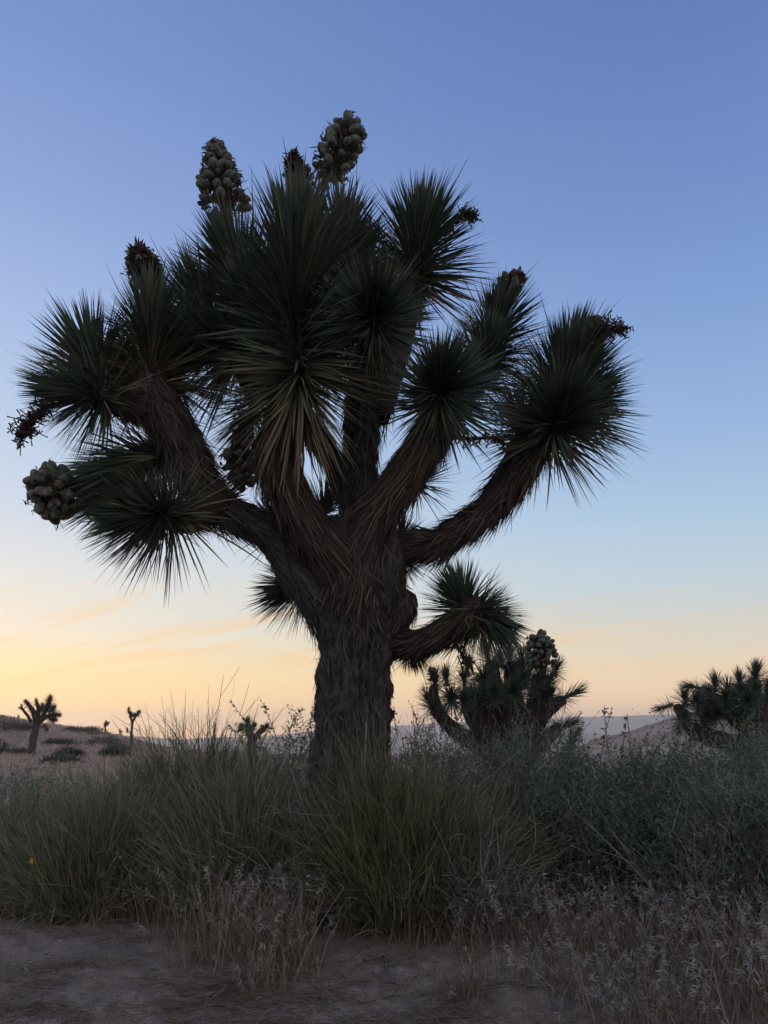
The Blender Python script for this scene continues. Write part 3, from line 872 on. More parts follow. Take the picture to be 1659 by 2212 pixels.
Y3 = 11.5
small_tree('broad Joshua tree whose left heads curl downward above the dense leafy shrub', (1890, 1935, Y3),
           [(1890, 1920, 50, Y3), (1892, 1860, 42, Y3), (1895, 1810, 34, Y3)],
           [[(1890, 1840, 30, Y3), (1850, 1800, 24, Y3), (1800, 1760, 20, Y3), (1750, 1735, 14, Y3)],
            [(1880, 1870, 26, Y3), (1800, 1850, 22, Y3), (1740, 1830, 20, Y3), (1712, 1790, 16, Y3), (1690, 1765, 10, Y3)],
            [(1895, 1810, 26, Y3), (1880, 1750, 22, Y3), (1888, 1700, 14, Y3)],
            [(1895, 1820, 26, Y3), (1930, 1760, 22, Y3), (1935, 1700, 14, Y3)]],
           [(1645, 1772, Y3, 1680, 1762, Y3, .75, {'droop': .5}), (1712, 1738, Y3, 1714, 1768, Y3, 1.0), (1713, 1790, Y3 - .4, 1713, 1800, Y3 - .2, .85),
            (1700, 1815, Y3, 1708, 1800, Y3, .9), (1722, 1714, Y3, 1755, 1722, Y3, .85, {'droop': .4}), (1788, 1702, Y3, 1788, 1730, Y3, 1.0),
            (1814, 1740, Y3 - .4, 1814, 1752, Y3 - .2, 1.0), (1868, 1750, Y3 - .5, 1870, 1758, Y3 - .3, 1.15), (1889, 1678, Y3, 1888, 1706, Y3, 1.15),
            (1848, 1694, Y3, 1850, 1720, Y3, .95), (1792, 1780, Y3 - .3, 1792, 1795, Y3 - .1, 1.1), (1760, 1760, Y3, 1765, 1780, Y3, .9),
            (1851, 1722, Y3 - .2, 1851, 1735, Y3, .9), (1920, 1715, Y3, 1915, 1750, Y3, 1.0), (1945, 1690, Y3, 1940, 1720, Y3, 1.0),
            (1830, 1790, Y3, 1830, 1800, Y3 + .1, .9), (1760, 1800, Y3, 1762, 1815, Y3 + .1, .9), (1880, 1720, Y3 + .2, 1880, 1740, Y3 + .3, 1.0), (1745, 1765, Y3 + .2, 1745, 1780, Y3 + .3, .9), (1820, 1715, Y3 + .2, 1820, 1735, Y3 + .3, .9), (1905, 1770, Y3 + .2, 1905, 1790, Y3 + .3, 1.0), *[(x, y, Y3 + d, x + 3, y + 18, Y3 + d + .1, .95) for x, y, d in ((1740, 1745, -.3), (1770, 1730, 0), (1835, 1740, -.3), (1890, 1720, -.3), (1770, 1785, -.3), (1850, 1785, -.3))]],
           130, 44, wmul=1.2)

Y4 = 31.0
small_tree('lone Joshua tree with a leaning trunk on the pale dry slope', (77, 1890, Y4),
           [(77, 1890, 10, Y4), (83, 1850, 9, Y4), (92, 1808, 9, Y4)],
           [[(92, 1812, 7, Y4), (84, 1780, 6, Y4), (68, 1757, 4, Y4)], [(92, 1800, 6, Y4), (96, 1775, 5, Y4), (92, 1755, 3, Y4)],
            [(94, 1805, 6, Y4), (110, 1785, 5, Y4), (125, 1755, 4, Y4)], [(94, 1808, 6, Y4), (120, 1790, 5, Y4), (140, 1788, 3, Y4)],
            [(78, 1804, 4, Y4), (66, 1785, 3, Y4), (52, 1768, 3, Y4)]],
           [(66, 1755, Y4, 72, 1764, Y4, 1.0), (91, 1752, Y4, 92, 1764, Y4, .9), (124, 1750, Y4, 122, 1770, Y4, 1.5), (106, 1765, Y4, 106, 1780, Y4, 1.1),
            (142, 1787, Y4, 130, 1788, Y4, 1.3), (128, 1775, Y4, 122, 1782, Y4, 1.2), (130, 1798, Y4, 122, 1795, Y4, 1.1), (48, 1769, Y4, 52, 1771, Y4, .45), (53, 1762, Y4, 55, 1767, Y4, .45),
            (116, 1822, Y4, 110, 1812, Y4, .9, {'age0': 1.0}), (80, 1780, Y4, 82, 1790, Y4, .8), (118, 1762, Y4, 116, 1772, Y4, .9), (135, 1768, Y4, 130, 1776, Y4, .9), (100, 1772, Y4, 99, 1782, Y4, .8), (138, 1800, Y4, 130, 1798, Y4, .8), (76, 1770, Y4, 78, 1778, Y4, .8)],
           110, 16, S=3, nth=60, wmul=1.7)
Y5 = 48.0
small_tree('slim young Joshua tree with three short arms showing over the broom bush', (330, 1862, Y5),
           [(329, 1850, 3.5, Y5), (329, 1830, 3, Y5), (331, 1806, 3, Y5)],
           [[(331, 1808, 2.5, Y5), (326, 1790, 2, Y5), (322, 1778, 2, Y5)], [(331, 1806, 2.5, Y5), (338, 1792, 2, Y5), (345, 1784, 2, Y5)]],
           [(322, 1772, Y5, 322, 1782, Y5, .7), (328, 1785, Y5, 329, 1791, Y5, .8), (346, 1782, Y5, 342, 1788, Y5, .9), (336, 1788, Y5, 335, 1792, Y5, .7), (318, 1822, Y5, 319, 1832, Y5, .6)],
           110, 14, S=3, nth=60, wmul=3)
Y6 = 74.0
small_tree('tiny far Joshua tree with one dark tuft on the crest of the slope', (263, 1830, Y6),
           [(263, 1826, 2, Y6), (264, 1815, 2, Y6)], [], [(265, 1805, Y6, 264, 1815, Y6, 1.0), (270, 1808, Y6, 266, 1812, Y6, .9), (262, 1811, Y6, 263, 1816, Y6, .8)],
           90, 8, S=3, nth=0, wmul=4)
small_tree('stubby far Joshua tree at the low end of the slope crest', (300, 1836, Y6),
           [(300, 1833, 2, Y6), (300, 1828, 2, Y6)], [], [(300, 1824, Y6, 300, 1829, Y6, .7), (305, 1828, Y6, 303, 1831, Y6, .6)],
           90, 7, S=3, nth=0, wmul=4)
small_tree('stubby far Joshua tree on the crest left of the leaning one', (46, 1803, Y6),
           [(46, 1800, 2, Y6), (46, 1795, 2, Y6)], [], [(46, 1790, Y6, 46, 1796, Y6, .8), (44, 1794, Y6, 45, 1797, Y6, .6)],
           90, 7, S=3, nth=0, wmul=4)
Y7 = 19.0
small_tree('round-headed Joshua tree half hidden behind the tall broom bush', (630, 1900, Y7),
           [(630, 1880, 12, Y7), (630, 1840, 10, Y7)],
           [[(630, 1850, 9, Y7), (622, 1825, 8, Y7), (619, 1812, 6, Y7)], [(632, 1850, 8, Y7), (650, 1830, 7, Y7), (664, 1820, 5, Y7)]],
           [(619, 1803, Y7, 619, 1815, Y7, 1.0), (604, 1815, Y7, 610, 1822, Y7, .8), (636, 1812, Y7, 632, 1822, Y7, .8), (667, 1815, Y7, 662, 1821, Y7, .8), (655, 1819, Y7, 655, 1825, Y7, .7)],
           140, 20, S=3, nth=80, wmul=2)


# ------------------------------------------------------------------ shrubs
def dome(n, rx, ry, h, lo=0.0):
    """Random points through a lobed dome of the given size, denser towards the outside."""
    ph = rng.uniform(0, 2 * np.pi, n)
    ce = rng.uniform(lo, 1, n)
    rr = rng.uniform(.15, 1, n) ** .5
    lob = 1 + .16 * np.sin(3 * ph + 1) + .10 * np.sin(7 * ph + ce * 5)
    se = np.sqrt(1 - ce ** 2)
    return np.stack([rx * rr * lob * se * np.cos(ph), ry * rr * lob * se * np.sin(ph), h * rr * ce * (1 + .12 * np.sin(5 * ph + 2))], -1)


def mound(n, rx, ry, h):
    """Points through a flat-topped lumpy mound, most of them near its surface."""
    ph = rng.uniform(0, 2 * np.pi, n); rho = np.sqrt(rng.random(n))
    lob = 1 + .14 * np.sin(3 * ph + rx * 9) + .08 * np.sin(7 * ph)
    x = rx * rho * lob * np.cos(ph); y = ry * rho * lob * np.sin(ph)
    top = h * np.sqrt(np.clip(1 - rho ** 3, 0, 1)) * (1 + .10 * np.sin(x * 9 + h * 7) * np.cos(y * 8) + .07 * np.sin(x * 21 + 1))
    return np.stack([x, y, top * rng.uniform(.06, 1, n) ** .65], -1)


def broom(label, x, Y, rx, ry, h, n, green=0.0, dead=.15, lean=(0, 0), r0=.0017, mat='ephedra'):
    """Broom-like jointfir: masses of thin upright green stems."""
    base = gpt(x, Y)
    t = empty('broom_bush', base); tag(t, label, 'bush', 'broom bushes')
    wd = MB(); m = 70
    tgt = dome(m, rx * .8, ry * .8, h * .7)
    B = np.stack([rng.normal(0, rx * .15, m), rng.normal(0, ry * .15, m), np.full(m, -.03)], -1)
    D = tgt - B
    wd.tubes(lines(B, nrm(D), np.linalg.norm(D, axis=1), np.stack([0 * tgt[:, 0], 0 * tgt[:, 0], rng.uniform(-.1, .25, m)], -1) + rng.normal(0, .1, (m, 3)), 6),
             np.repeat([[.011, .009, .007, .005, .004, .003]], m, 0), 4)
    wd.build('woody_stem', M['wood'], t, kind='stuff')
    mb = MB()
    n = int(n * .85)
    p = dome(n, rx, ry, h * .74)
    p[:, 2] *= rng.uniform(.3, 1, n)
    rad = p.copy(); rad[:, 2] = 0; rad /= max(rx, ry)
    D = nrm(np.array([lean[0], lean[1], 1.0]) + rad * 1.45 + rng.normal(0, .24, (n, 3)))
    Ln = rng.uniform(.13, .38, n) * (h / .9) ** .5
    Ln = np.where(rng.random(n) < .06, Ln * 1.35, Ln)
    bend = np.stack([0 * Ln, 0 * Ln, rng.uniform(-.25, .35, n)], -1) + rng.normal(0, .17, (n, 3))
    K = lines(p, D, Ln, bend, 5)
    sag = rng.random(n) < .10
    K[sag, :, 2] -= (np.linspace(0, 1, 5) ** 2 * .18)[None]
    age = (rng.random(n) < dead) * rng.uniform(.5, 1, n)
    age = np.clip(age + np.clip(.35 - p[:, 2] / h, 0, .35) * 2 * rng.random(n), 0, 1)
    tint = np.clip(rng.normal(.5 + green, .33, n), 0, 1)
    mb.blades(K, 1.2 * r0 * np.array([[1.35, 1.2, 1.0, .9, .6]]) * rng.uniform(.75, 1.3, n)[:, None], nrm(np.cross(D, rvec(n))), tint, age)
    m2 = int(n * .9)                                       # forked side stems
    j = rng.integers(0, n, m2); k = rng.integers(1, 4, m2)
    D2 = nrm(D[j] + rng.normal(0, .32, (m2, 3)))
    L2 = Ln[j] * rng.uniform(.25, .6, m2)
    mb.blades(lines(K[j, k], D2, L2, D[j] * .3 + rng.normal(0, .08, (m2, 3)), 4), r0 * np.repeat([[1.1, 1, .9, .55]], m2, 0), nrm(np.cross(D2, rvec(m2))), tint[j], age[j])
    mb.build('foliage', M[mat], t, kind='stuff')
    return t


def leafy(label, x, Y, rx, ry, h, n, lf=.017, per=9, wood=.30, sprigs=(), name='leafy_shrub', green=0.0, cat='shrub'):
    """Small-leaved desert shrub: tangled pale twigs set with little leaves."""
    base = gpt(x, Y)
    t = empty(name, base); tag(t, label, cat, 'leafy desert shrubs')
    wd = MB(); m = 90
    tgt = dome(m, rx * .95, ry * .95, h * .95)
    B = np.stack([rng.normal(0, rx * .22, m), rng.normal(0, ry * .22, m), np.full(m, -.03)], -1)
    D = tgt - B
    wd.tubes(lines(B, nrm(D), np.linalg.norm(D, axis=1), rng.normal(0, .16, (m, 3)), 7), np.repeat([[.010, .008, .0065, .005, .004, .003, .002]], m, 0), 4)
    p = mound(n, rx, ry, h * .93)
    out = p / np.array([rx, ry, h])
    D = nrm(out * .8 + np.array([0, 0, .45]) + rng.normal(0, .55, (n, 3)))
    Ln = rng.uniform(.07, .22, n)
    S = 5
    K = lines(p, D, Ln, rng.normal(0, .28, (n, 3)), S)
    sp = []
    for (dx, dz, ln, lx) in sprigs:                        # long shoots standing out over the top
        b = np.array([[dx, rng.uniform(-.1, .1), dz]]); d = nrm(np.array([[lx, .05, 1.0]]))
        sp.append(lines(b, d, np.array([ln]), rng.normal(0, .18, (1, 3)), S))
    if sp:
        sp = np.concatenate(sp); wd.tubes(sp, np.repeat([[.004, .0035, .003, .0025, .0015]], len(sp), 0), 3)
    q = rng.random(n) < wood
    wd.tubes(K[q], np.repeat([[.0024, .0022, .0018, .0014, .001]], q.sum(), 0), 3)
    wd.build('woody_stem', M['wood'], t, kind='stuff')
    mb = MB()

    def leaves(K, per, lf):
        m2 = len(K) * per
        j = np.repeat(np.arange(len(K)), per)
        u = rng.uniform(.1, 1, m2) * (S - 1.001)
        i = u.astype(int); f = (u - i)[:, None]
        c = K[j, i] * (1 - f) + K[j, i + 1] * f
        tg = nrm(K[j, i + 1] - K[j, i])
        d = nrm(tg * .7 + rvec(m2))
        ll = lf * rng.uniform(.6, 1.3, m2)
        mb.blades(lines(c, d, ll, rng.normal(0, .15, (m2, 3)), 3), ll[:, None] * np.array([[.06, .34, .03]]), perp(d) * .7 + nrm(np.cross(d, rvec(m2))) * .5,
                  np.clip(np.repeat(rng.normal(.5 + green, .18, len(K)), per) + rng.normal(0, .15, m2), 0, 1))
    leaves(K, per, lf)
    if len(sp): leaves(sp, 30, lf * 1.7)
    mb.build('foliage', M['leafy'], t, kind='stuff')
    return t


def deadbush(label, x, Y, rx, h, n):
    base = gpt(x, Y)
    t = empty('dead_bush', base); tag(t, label, 'bush')
    mb = MB()
    p = np.stack([rng.normal(0, rx * .12, n), rng.normal(0, rx * .12, n), np.full(n, -.02)], -1)
    D = nrm(np.stack([rng.normal(0, .55, n), rng.normal(0, .55, n), np.ones(n)], -1))
    Ln = h * rng.uniform(.4, 1.0, n)
    K = lines(p, D, Ln, rng.normal(0, .25, (n, 3)), 6)
    mb.tubes(K, np.repeat([[.005, .004, .0035, .003, .002, .0012]], n, 0), 3)
    m2 = n * 6
    j = rng.integers(0, n, m2); k = rng.integers(1, 6, m2)
    mb.tubes(lines(K[j, k], nrm(D[j] + rng.normal(0, .7, (m2, 3))), rng.uniform(.05, .18, m2), rng.normal(0, .3, (m2, 3)), 4), np.repeat([[.0022, .002, .0015, .001]], m2, 0), 3)
    mb.build('twigs', M['wood'], t, kind='stuff')
    return t


def xat(px, Y):
    return P(px, 1600, Y)[0]


broom('tall dark broom bush whose bare tips stand against the yellow sky', xat(440, 5.6), 5.6, .64, .55, 1.12, 7200, dead=.10)
broom('upright green broom bush just left of the thick trunk', xat(540, 4.45), 4.4, .36, .30, .86, 6800, green=.12)
broom('broad low broom bush beside the dry grass at the sandy clearing', xat(262, 4.6), 4.5, .42, .34, .72, 6000, green=.15)
broom('olive broom bush spilling down in front of the thick trunk', xat(880, 4.2), 4.2, .48, .34, .82, 8200, green=.05, dead=.2, lean=(.05, -.05), mat='olive')
broom('narrow spire of broom stems rising up against the trunk', xat(795, 4.2), 4.2, .15, .12, 1.02, 2000, green=-.05, dead=.25, mat='olive')
broom('pale broom bush at the left end of the thicket', xat(70, 4.75), 4.75, .36, .3, .66, 2800, green=.15)
leafy('low grey-green shrub below the slope with the leaning Joshua tree', xat(30, 5.6), 5.6, .75, .5, .66, 2200, green=.2)
leafy('leafy shrub with loose sprigs just behind the left foot of the trunk', xat(640, 6.0), 6.0, .42, .4, .96, 1000, per=16, lf=.018, sprigs=[(-.25, .82, .36, -.9), (-.28, .82, .26, -1.4), (-.05, .88, .32, .2), (.12, .82, .34, .7), (.0, .8, .3, 1.1), (-.38, .78, .25, -.5), (.25, .8, .3, .5), (-.15, .85, .3, -.3), (.3, .8, .26, -.5)])
leafy('leafy shrub with thin upright sprigs just behind the right side of the trunk', xat(905, 5.6), 5.6, .36, .35, .94, 1100, per=16, lf=.016, sprigs=[(.0, .9, .3, -.1), (.15, .9, .25, .5), (-.15, .9, .2, -.3), (.25, .85, .25, .3)])
leafy('grey-green shrub in front of the squat fruiting Joshua tree', xat(1100, 4.9), 4.9, .66, .5, .90, 4600, green=.12)
leafy('dense green shrub with sprigs standing against the lilac hills', xat(1350, 4.9), 4.9, .62, .5, .78, 4400, green=.1, sprigs=[(-.10, .70, .32, -.05), (-.2, .66, .28, -.4), (.12, .68, .36, .8), (.05, .68, .26, .4), (-.02, .70, .26, .3), (.2, .66, .26, 1.0), (-.15, .68, .3, .15)])
leafy('dense leafy shrub in front of the broad curling Joshua tree', xat(1590, 4.7), 4.7, .72, .5, .88, 5000, green=.14, sprigs=[(.0, .85, .2, .3), (.3, .88, .2, .1), (-.3, .8, .2, .2)])
leafy('tangled green shrub with bare pale branches at the grassy right edge', xat(1630, 3.9), 3.9, .50, .36, .66, 3400, green=.08, wood=.5)
leafy('low dark shrub filling the gap beside the dead grey bush', xat(1270, 4.4), 4.4, .60, .3, .56, 3000, green=-.05)
leafy('green shrub at the right end of the thicket, behind the tangled one', xat(1790, 5.6), 5.6, .7, .5, 1.0, 2000)
deadbush('grey dead bush at the right foot of the olive broom bush', xat(1020, 3.95), 3.95, .25, .44, 170)
deadbush('bare grey dead bush leaning on the foot of the thick trunk', xat(690, 4.3), 4.3, .2, .78, 90)
deadbush('pale leafless twigs poking out of the tangled shrub', xat(1480, 3.75), 3.75, .25, .62, 45)
deadbush('small dead bush under the upright green broom bush', xat(640, 4.0), 4.0, .14, .42, 60)


# ------------------------------------------------------------------ dry grass, grit, litter
def grass(name, label, x, y, hgt, heads=.35, spread=.24):
    """Dry brome: thin straws, the taller ones with drooping pale seed heads."""
    n = len(x)
    B = np.stack([x, y, ground_z(x, y) - .01], -1)
    D = nrm(np.stack([rng.normal(0, spread, n), rng.normal(0, spread, n), np.ones(n)], -1))
    Ln = hgt * rng.uniform(.35, 1.1, n)
    bend = np.stack([rng.normal(0, .16, n), rng.normal(0, .16, n), rng.uniform(-.22, 0, n)], -1)
    K = lines(B, D, Ln, bend, 6)
    mb = MB()
    side = nrm(np.cross(D, rvec(n)))
    tint = np.clip(rng.normal(.45, .36, n), 0, 1)
    mb.blades(K, rng.uniform(.0007, .0017, n)[:, None] * np.array([[1.5, 1.3, 1.1, 1, .9, .5]]), side, tint, rng.random(n) * .25)
    hd = np.nonzero((rng.random(n) < heads) & (Ln > .5 * hgt))[0]
    per = 10
    m = len(hd) * per
    if m:
        j = np.repeat(hd, per)
        dirn = nrm(K[j, -1] - K[j, -2])
        droop = np.repeat(rvec(len(hd)) * np.array([1, 1, .2]), per, 0)
        o = rng.uniform(0, 1, m)
        ln = rng.uniform(.018, .034, m)
        st = K[j, -1] - dirn * (o * .055)[:, None]
        d = nrm(dirn * .6 + droop * .55 + rng.normal(0, .30, (m, 3)) - np.array([0, 0, .35]))
        mb.blades(lines(st, d, ln, np.tile([0, 0, -.25], (m, 1)), 3), rng.uniform(.0011, .0022, m)[:, None] * np.array([[.5, 1, .2]]), nrm(np.cross(d, rvec(m))),
                  np.repeat(rng.random(len(hd)), per), np.full(m, .9))
    # fallen straw lying between the stems
    q = rng.random(n) < .30
    k = q.sum()
    D2 = nrm(np.stack([rng.normal(0, 1, k), rng.normal(0, 1, k), rng.uniform(0, .45, k)], -1))
    mb.blades(lines(B[q] + [0, 0, .012], D2, rng.uniform(.06, .22, k), np.tile([0, 0, -.25], (k, 1)), 4), np.full((k, 4), .0011), nrm(np.cross(D2, rvec(k))), rng.random(k), rng.random(k) * .3)
    o = mb.build(name, M['straw'], kind='stuff')
    return tag(o, label, 'grass', kind='stuff')


def scatter(boxes):
    xs, ys, hs = [], [], []
    for (px, Y, sx, sy, n, h) in boxes:
        k = n
        xs.append(xat(px, Y) + rng.normal(0, sx, k)); ys.append(Y + rng.normal(0, sy, k)); hs.append(np.full(k, h))
    return np.concatenate(xs), np.concatenate(ys), np.concatenate(hs)


x, y, h = scatter([(370, 4.15, .07, .08, 90, .36), (430, 3.85, .07, .10, 120, .36), (500, 3.68, .07, .12, 190, .37), (575, 3.55, .07, .12, 210, .36), (640, 3.55, .06, .1, 190, .38),
                   (470, 3.55, .10, .06, 70, .16), (590, 3.35, .09, .06, 110, .15), (560, 3.9, .16, .1, 130, .36)])
grass('dry_grass', 'clump of tall dry straw grass jutting into the sandy clearing', x, y, h, heads=.22)
x, y, h = scatter([(1150, 3.75, .16, .12, 230, .32), (1300, 3.6, .18, .16, 330, .33), (1450, 3.45, .18, .2, 380, .35), (1600, 3.35, .18, .22, 420, .36),
                   (1250, 3.25, .15, .10, 200, .22), (1420, 3.05, .18, .12, 260, .25), (1600, 3.0, .16, .12, 280, .27), (1130, 3.4, .1, .06, 60, .16), (1700, 3.1, .2, .25, 280, .34),
                   (1330, 2.95, .14, .06, 130, .16), (1010, 3.75, .06, .06, 70, .24)])
grass('dry_grass', 'wide stand of dry straw grass with pale drooping heads below the leafy shrubs', x, y, h, heads=.34)
x, y, h = scatter([(60, 4.3, .2, .07, 170, .30), (180, 4.25, .16, .06, 170, .28), (290, 4.2, .10, .05, 150, .32), (-40, 4.2, .15, .1, 120, .3), (60, 3.45, .08, .05, 40, .06)])
grass('dry_grass', 'thin dry grass along the foot of the broad low broom bush', x, y, h, heads=.16)
x, y, h = scatter([(860, 3.95, .14, .05, 110, .2), (760, 3.95, .08, .05, 70, .14), (930, 3.9, .08, .06, 90, .24)])
grass('dry_grass', 'short dry grass at the foot of the olive broom bush', x, y, h, heads=.1)
x, y, h = scatter([(985, 3.25, .05, .05, 200, .13)])
grass('dry_grass', 'small tuft of fine grass on the bare sand', x, y, h * .9, heads=.03)


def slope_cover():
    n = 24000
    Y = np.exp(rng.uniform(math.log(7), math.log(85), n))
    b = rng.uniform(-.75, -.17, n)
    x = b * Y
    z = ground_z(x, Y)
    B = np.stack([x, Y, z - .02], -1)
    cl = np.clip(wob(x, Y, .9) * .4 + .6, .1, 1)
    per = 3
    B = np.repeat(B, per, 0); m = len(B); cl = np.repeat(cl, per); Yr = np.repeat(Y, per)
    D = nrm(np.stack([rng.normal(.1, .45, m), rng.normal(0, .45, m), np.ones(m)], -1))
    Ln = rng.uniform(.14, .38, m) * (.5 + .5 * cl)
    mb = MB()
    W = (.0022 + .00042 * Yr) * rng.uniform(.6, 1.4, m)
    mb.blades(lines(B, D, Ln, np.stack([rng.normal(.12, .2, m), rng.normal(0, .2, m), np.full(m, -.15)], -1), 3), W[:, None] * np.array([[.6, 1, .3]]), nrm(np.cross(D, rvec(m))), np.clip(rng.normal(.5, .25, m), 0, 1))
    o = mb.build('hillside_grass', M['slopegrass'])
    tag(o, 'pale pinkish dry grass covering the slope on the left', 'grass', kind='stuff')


slope_cover()


def slope_shrubs():
    spots = [(262, 1848, 46, 2.2, .8), (215, 1826, 60, 2.6, .8), (185, 1822, 62, 1.4, .7), (10, 1818, 50, 2.2, 1.2), (60, 1822, 52, 1.6, .6), (150, 1842, 44, 1.5, .4),
             (175, 1868, 30, .8, .5), (150, 1898, 24, .8, .35), (285, 1880, 30, .9, .5), (300, 1862, 38, 1.2, .5), (232, 1818, 70, 1.4, .6), (48, 1872, 33, .8, .3), (-10, 1850, 34, 1.2, .8)]
    labs = ['long dark shrub low on the right part of the pale slope', 'dark shrub right on the crest of the slope', 'low shrub on the crest beside the longer dark one',
            'dark shrub at the upper left of the pale slope', 'small shrub above the leaning Joshua tree on the slope', 'faint low shrub right of the leaning Joshua tree',
            'small shrub halfway down the pale slope', 'small grey shrub near the bottom of the slope', 'green shrub at the bottom of the slope by the broom bush',
            'flat shrub on the slope next to the slim young Joshua tree', 'small dark shrub on the crest by the tiny far Joshua tree', 'small shrub at the foot of the leaning Joshua tree',
            'rounded dark shrub at the left end of the slope']
    for (sx, sy, Y, r, h), lb in zip(spots, labs):
        r, h = r * .7, h * .7
        x0 = PS(sx, sy, Y)[0]
        t = empty('slope_shrub', gpt(x0, Y)); tag(t, lb, 'shrub', 'dark shrubs on the slope')
        n = 1100
        p = dome(n, r, r, h * .9)
        D = nrm(p / r + np.array([0, 0, .6]) + rng.normal(0, .5, (n, 3)))
        mb = MB()
        mb.blades(lines(p, D, rng.uniform(.10, .28, n), rng.normal(0, .2, (n, 3)), 3), rng.uniform(.010, .022, n)[:, None] * np.array([[.6, 1, .1]]), perp(D))
        mb.build('foliage', M['slopescrub'], t, kind='stuff')
        m = 30
        tg = dome(m, r * .8, r * .8, h * .8)
        w = MB(); w.tubes(lines(np.zeros((m, 3)) - [0, 0, .05], nrm(tg), np.linalg.norm(tg, axis=1), rng.normal(0, .1, (m, 3)), 4), np.repeat([[.03, .02, .015, .008]], m, 0), 3)
        w.build('woody_stem', M['wood'], t, kind='stuff')


slope_shrubs()


def grit():
    n = 22000
    Y = rng.uniform(2.6, 4.1, n); x = rng.uniform(-.62, .62, n) * Y
    keep = rng.random(n) < np.clip(.55 + .45 * wob(x, Y, 3.1), .05, 1)
    x, Y = x[keep], Y[keep]; n = len(x)
    r = .0014 + .0042 * rng.random(n) ** 4 + .009 * (rng.random(n) < .012) * rng.random(n)
    c = np.stack([x, Y, ground_z(x, Y) + r * .3], -1)
    # little six-cornered grains
    u = rvec(n); v = perp(u); w = np.cross(u, v)
    pts = np.stack([u, v, -u, -v, w, -w], 1) * (r[:, None] * rng.uniform(.6, 1.2, (n, 6)))[..., None] + c[:, None]
    idx = np.arange(n * 6).reshape(n, 6)
    F = np.stack([idx[:, [4, 0, 1, 1]], idx[:, [4, 1, 2, 2]], idx[:, [4, 2, 3, 3]], idx[:, [4, 3, 0, 0]],
                  idx[:, [5, 1, 0, 0]], idx[:, [5, 2, 1, 1]], idx[:, [5, 3, 2, 2]], idx[:, [5, 0, 3, 3]]], 1)[..., :3]
    me = bpy.data.meshes.new('gravel')
    V = pts.reshape(-1, 3); F = F.reshape(-1, 3)
    me.vertices.add(len(V)); me.vertices.foreach_set('co', V.astype(np.float32).ravel())
    me.loops.add(F.size); me.loops.foreach_set('vertex_index', F.astype(np.int32).ravel())
    me.polygons.add(len(F)); me.polygons.foreach_set('loop_start', np.arange(0, F.size, 3, dtype=np.int32))
    at = me.attributes.new('tint', 'FLOAT', 'POINT'); at.data.foreach_set('value', np.repeat(rng.random(n), 6).astype(np.float32))
    me.update(calc_edges=True)
    me.materials.append(M['pebble'])
    o = bpy.data.objects.new('gravel', me); col.objects.link(o)
    tag(o, 'coarse grit and fine gravel strewn over the bare sand', 'gravel', kind='stuff')


grit()


def litter():
    mb = MB()
    pats = [(240, 2.98, .22, .05, 120), (150, 3.3, .10, .06, 130), (60, 3.15, .12, .10, 160), (470, 2.95, .16, .06, 160), (650, 3.0, .18, .07, 200), (420, 3.25, .12, .07, 160), (560, 3.15, .14, .06, 200),
            (780, 2.95, .16, .05, 160), (900, 2.95, .16, .06, 200), (1000, 3.2, .14, .08, 200), (850, 3.4, .2, .06, 140), (300, 3.5, .2, .06, 120), (330, 2.95, .3, .12, 120), (1100, 2.95, .2, .08, 220), (200, 3.45, .12, .04, 160), (110, 3.0, .1, .05, 200), (700, 3.2, .08, .04, 160), (440, 3.1, .1, .04, 180), (950, 3.05, .08, .05, 200), (560, 3.3, .16, .07, 420), (250, 3.9, .3, .05, 220), (820, 3.6, .2, .05, 160)]
    for px, Y, sx, sy, n in pats:
        x = xat(px, Y) + rng.normal(0, sx, n); y = Y + rng.normal(0, sy, n)
        B = np.stack([x, y, ground_z(x, y) + .004 + .01 * rng.random(n)], -1)
        D = nrm(np.stack([rng.normal(0, 1, n), rng.normal(0, .7, n), rng.uniform(-.05, .30, n)], -1))
        Ln = rng.uniform(.02, .11, n)
        mb.blades(lines(B, D, Ln, np.stack([rng.normal(0, .3, n), rng.normal(0, .3, n), rng.uniform(-.35, 0, n)], -1), 4), np.full((n, 4), .0010) * rng.uniform(.7, 1.8, n)[:, None], nrm(np.cross(D, rvec(n))), rng.random(n) * .6, rng.random(n) * .2)
    o = mb.build('plant_litter', M['straw'])
    tag(o, 'scattered straw and broken stems lying on the sand', 'litter', kind='stuff')


litter()


def stick(label, pts, r, forks=2):
    b = gpt(*pts[0])
    t = empty('fallen_stick', b); tag(t, label, 'stick', 'sticks on the sand')
    C = curve([np.array([x, y, float(ground_z(x, y)) + r * .8]) for x, y in pts], 14)
    C[:, 2] += .004 * np.abs(np.sin(np.linspace(0, 5, 14)))
    mb = MB(); mb.tubes((C - b)[None], np.linspace(r, r * .5, 14)[None] * rng.uniform(.85, 1.15, 14), 6, [.35])
    o = mb.build('stem', M['wood'], t, smooth=True)
    if forks:
        i = rng.integers(4, 12, forks)
        D = nrm(np.stack([rng.normal(0, 1, forks), rng.normal(0, 1, forks), rng.uniform(.1, .4, forks)], -1))
        f = MB(); f.tubes(lines(C[i] - b, D, rng.uniform(.04, .09, forks), rng.normal(0, .2, (forks, 3)), 5), np.repeat([[r * .5, r * .45, r * .4, r * .3, r * .15]], forks, 0), 4, np.full(forks, .4))
        f.build('side_twig', M['wood'], t)


def gxy(px, py):
    """Ground point under a picture position."""
    d = FW + RX * ((px - 829.5) / FD) + UPV * ((1106 - py) / FD)
    k = (CAM[2] - .02) / -d[2]
    return (CAM[0] + d[0] * k, CAM[1] + d[1] * k)


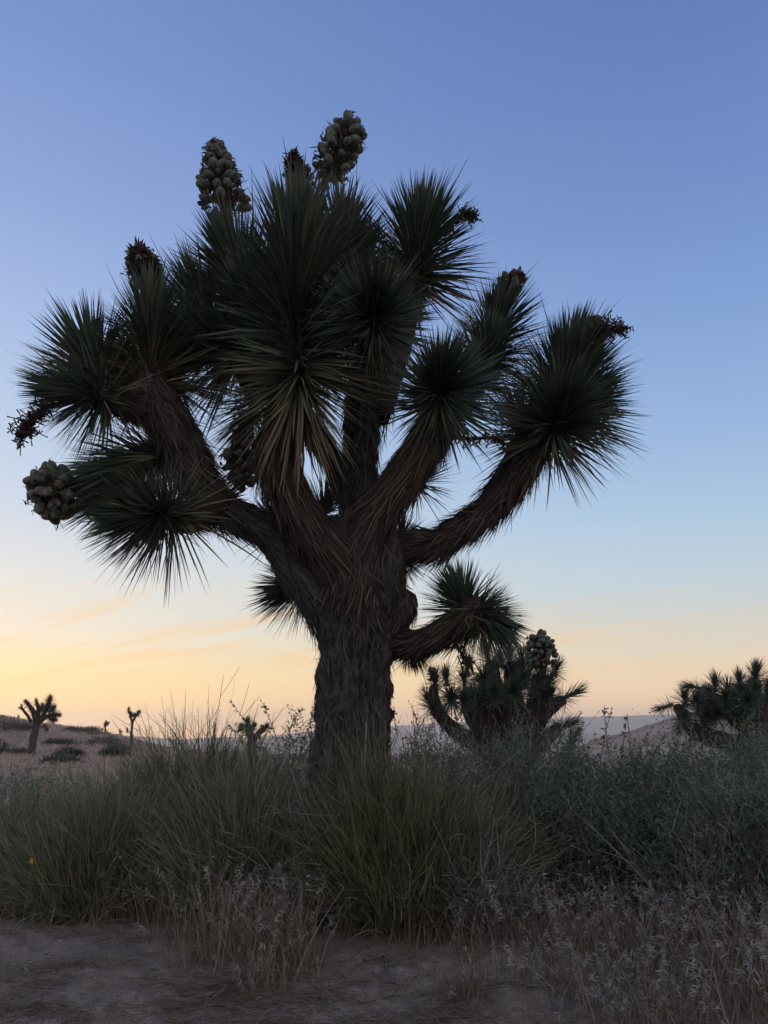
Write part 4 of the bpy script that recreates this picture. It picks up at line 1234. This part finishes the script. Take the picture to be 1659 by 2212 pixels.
stick('crooked grey stick curving over the sand below the olive broom bush', [gxy(790, 2075), gxy(815, 2068), gxy(832, 2066), gxy(835, 2090), gxy(850, 2112), gxy(870, 2120)], .007)
stick('short dark stick lying by the edge of the sandy clearing', [gxy(775, 2152), gxy(800, 2146), gxy(830, 2140), gxy(850, 2134)], .005, 1)
stick('weathered stick half buried under the wide stand of dry grass', [gxy(1075, 2115), gxy(1110, 2122), gxy(1150, 2132), gxy(1190, 2130)], .009, 1)


def wildflower():
    p = P(68, 1858, 3.7); g = gpt(p[0] - .03, 3.72)
    t = empty('wildflower', g); tag(t, 'small yellow wildflower among the dry grass by the low broom bush', 'flower')
    top = p - g
    mb = MB(); mb.tubes(curve([[0, 0, -.01], top * .5 + [.01, 0, 0], top], 7)[None], np.full((1, 7), .0012), 4, [.5])
    mb.build('stem', M['ephedra'], t)
    for k in range(6):
        a = k / 6 * 6.283
        d = nrm(np.array([math.cos(a), -.5, math.sin(a) + .2]))[None]
        f = MB(); f.blades(lines(top[None], d, np.array([.014]), np.array([[0, 0, -.2]]), 4), np.array([[.002, .0045, .0045, .001]]), perp(d), fold=.2)
        f.build('petal', M['petal'], t)
    f = MB(); f.tubes((top + np.array([[0, .002, 0], [0, -.001, 0], [0, -.004, .001], [0, -.006, .001]]))[None], np.array([[.001, .0035, .003, .0005]]), 7)
    f.build('flower_centre', M['petal'], t)


wildflower()


# ------------------------------------------------------------------ air
def haze():
    me = bpy.data.meshes.new('haze')
    s, lo, hi = 4600, -60, 92
    v = [(x, y, z) for z in (lo, hi) for y in (-s, s) for x in (-s, s)]
    me.from_pydata(v, [], [(0, 2, 3, 1), (4, 5, 7, 6), (0, 1, 5, 4), (2, 6, 7, 3), (0, 4, 6, 2), (1, 3, 7, 5)])
    mt = bpy.data.materials.new('evening_haze'); mt.use_nodes = True
    nt = mt.node_tree; nt.nodes.clear()
    out = nt.nodes.new('ShaderNodeOutputMaterial'); pv = nt.nodes.new('ShaderNodeVolumePrincipled')
    pv.inputs['Color'].default_value = (.98, .955, .955, 1)
    pv.inputs['Density'].default_value = .0004
    pv.inputs['Anisotropy'].default_value = .7
    nt.links.new(pv.outputs[0], out.inputs['Volume'])
    me.materials.append(mt)
    o = bpy.data.objects.new('haze', me); col.objects.link(o)
    tag(o, 'thin evening haze in the air over the valley', 'haze', kind='stuff')


haze()
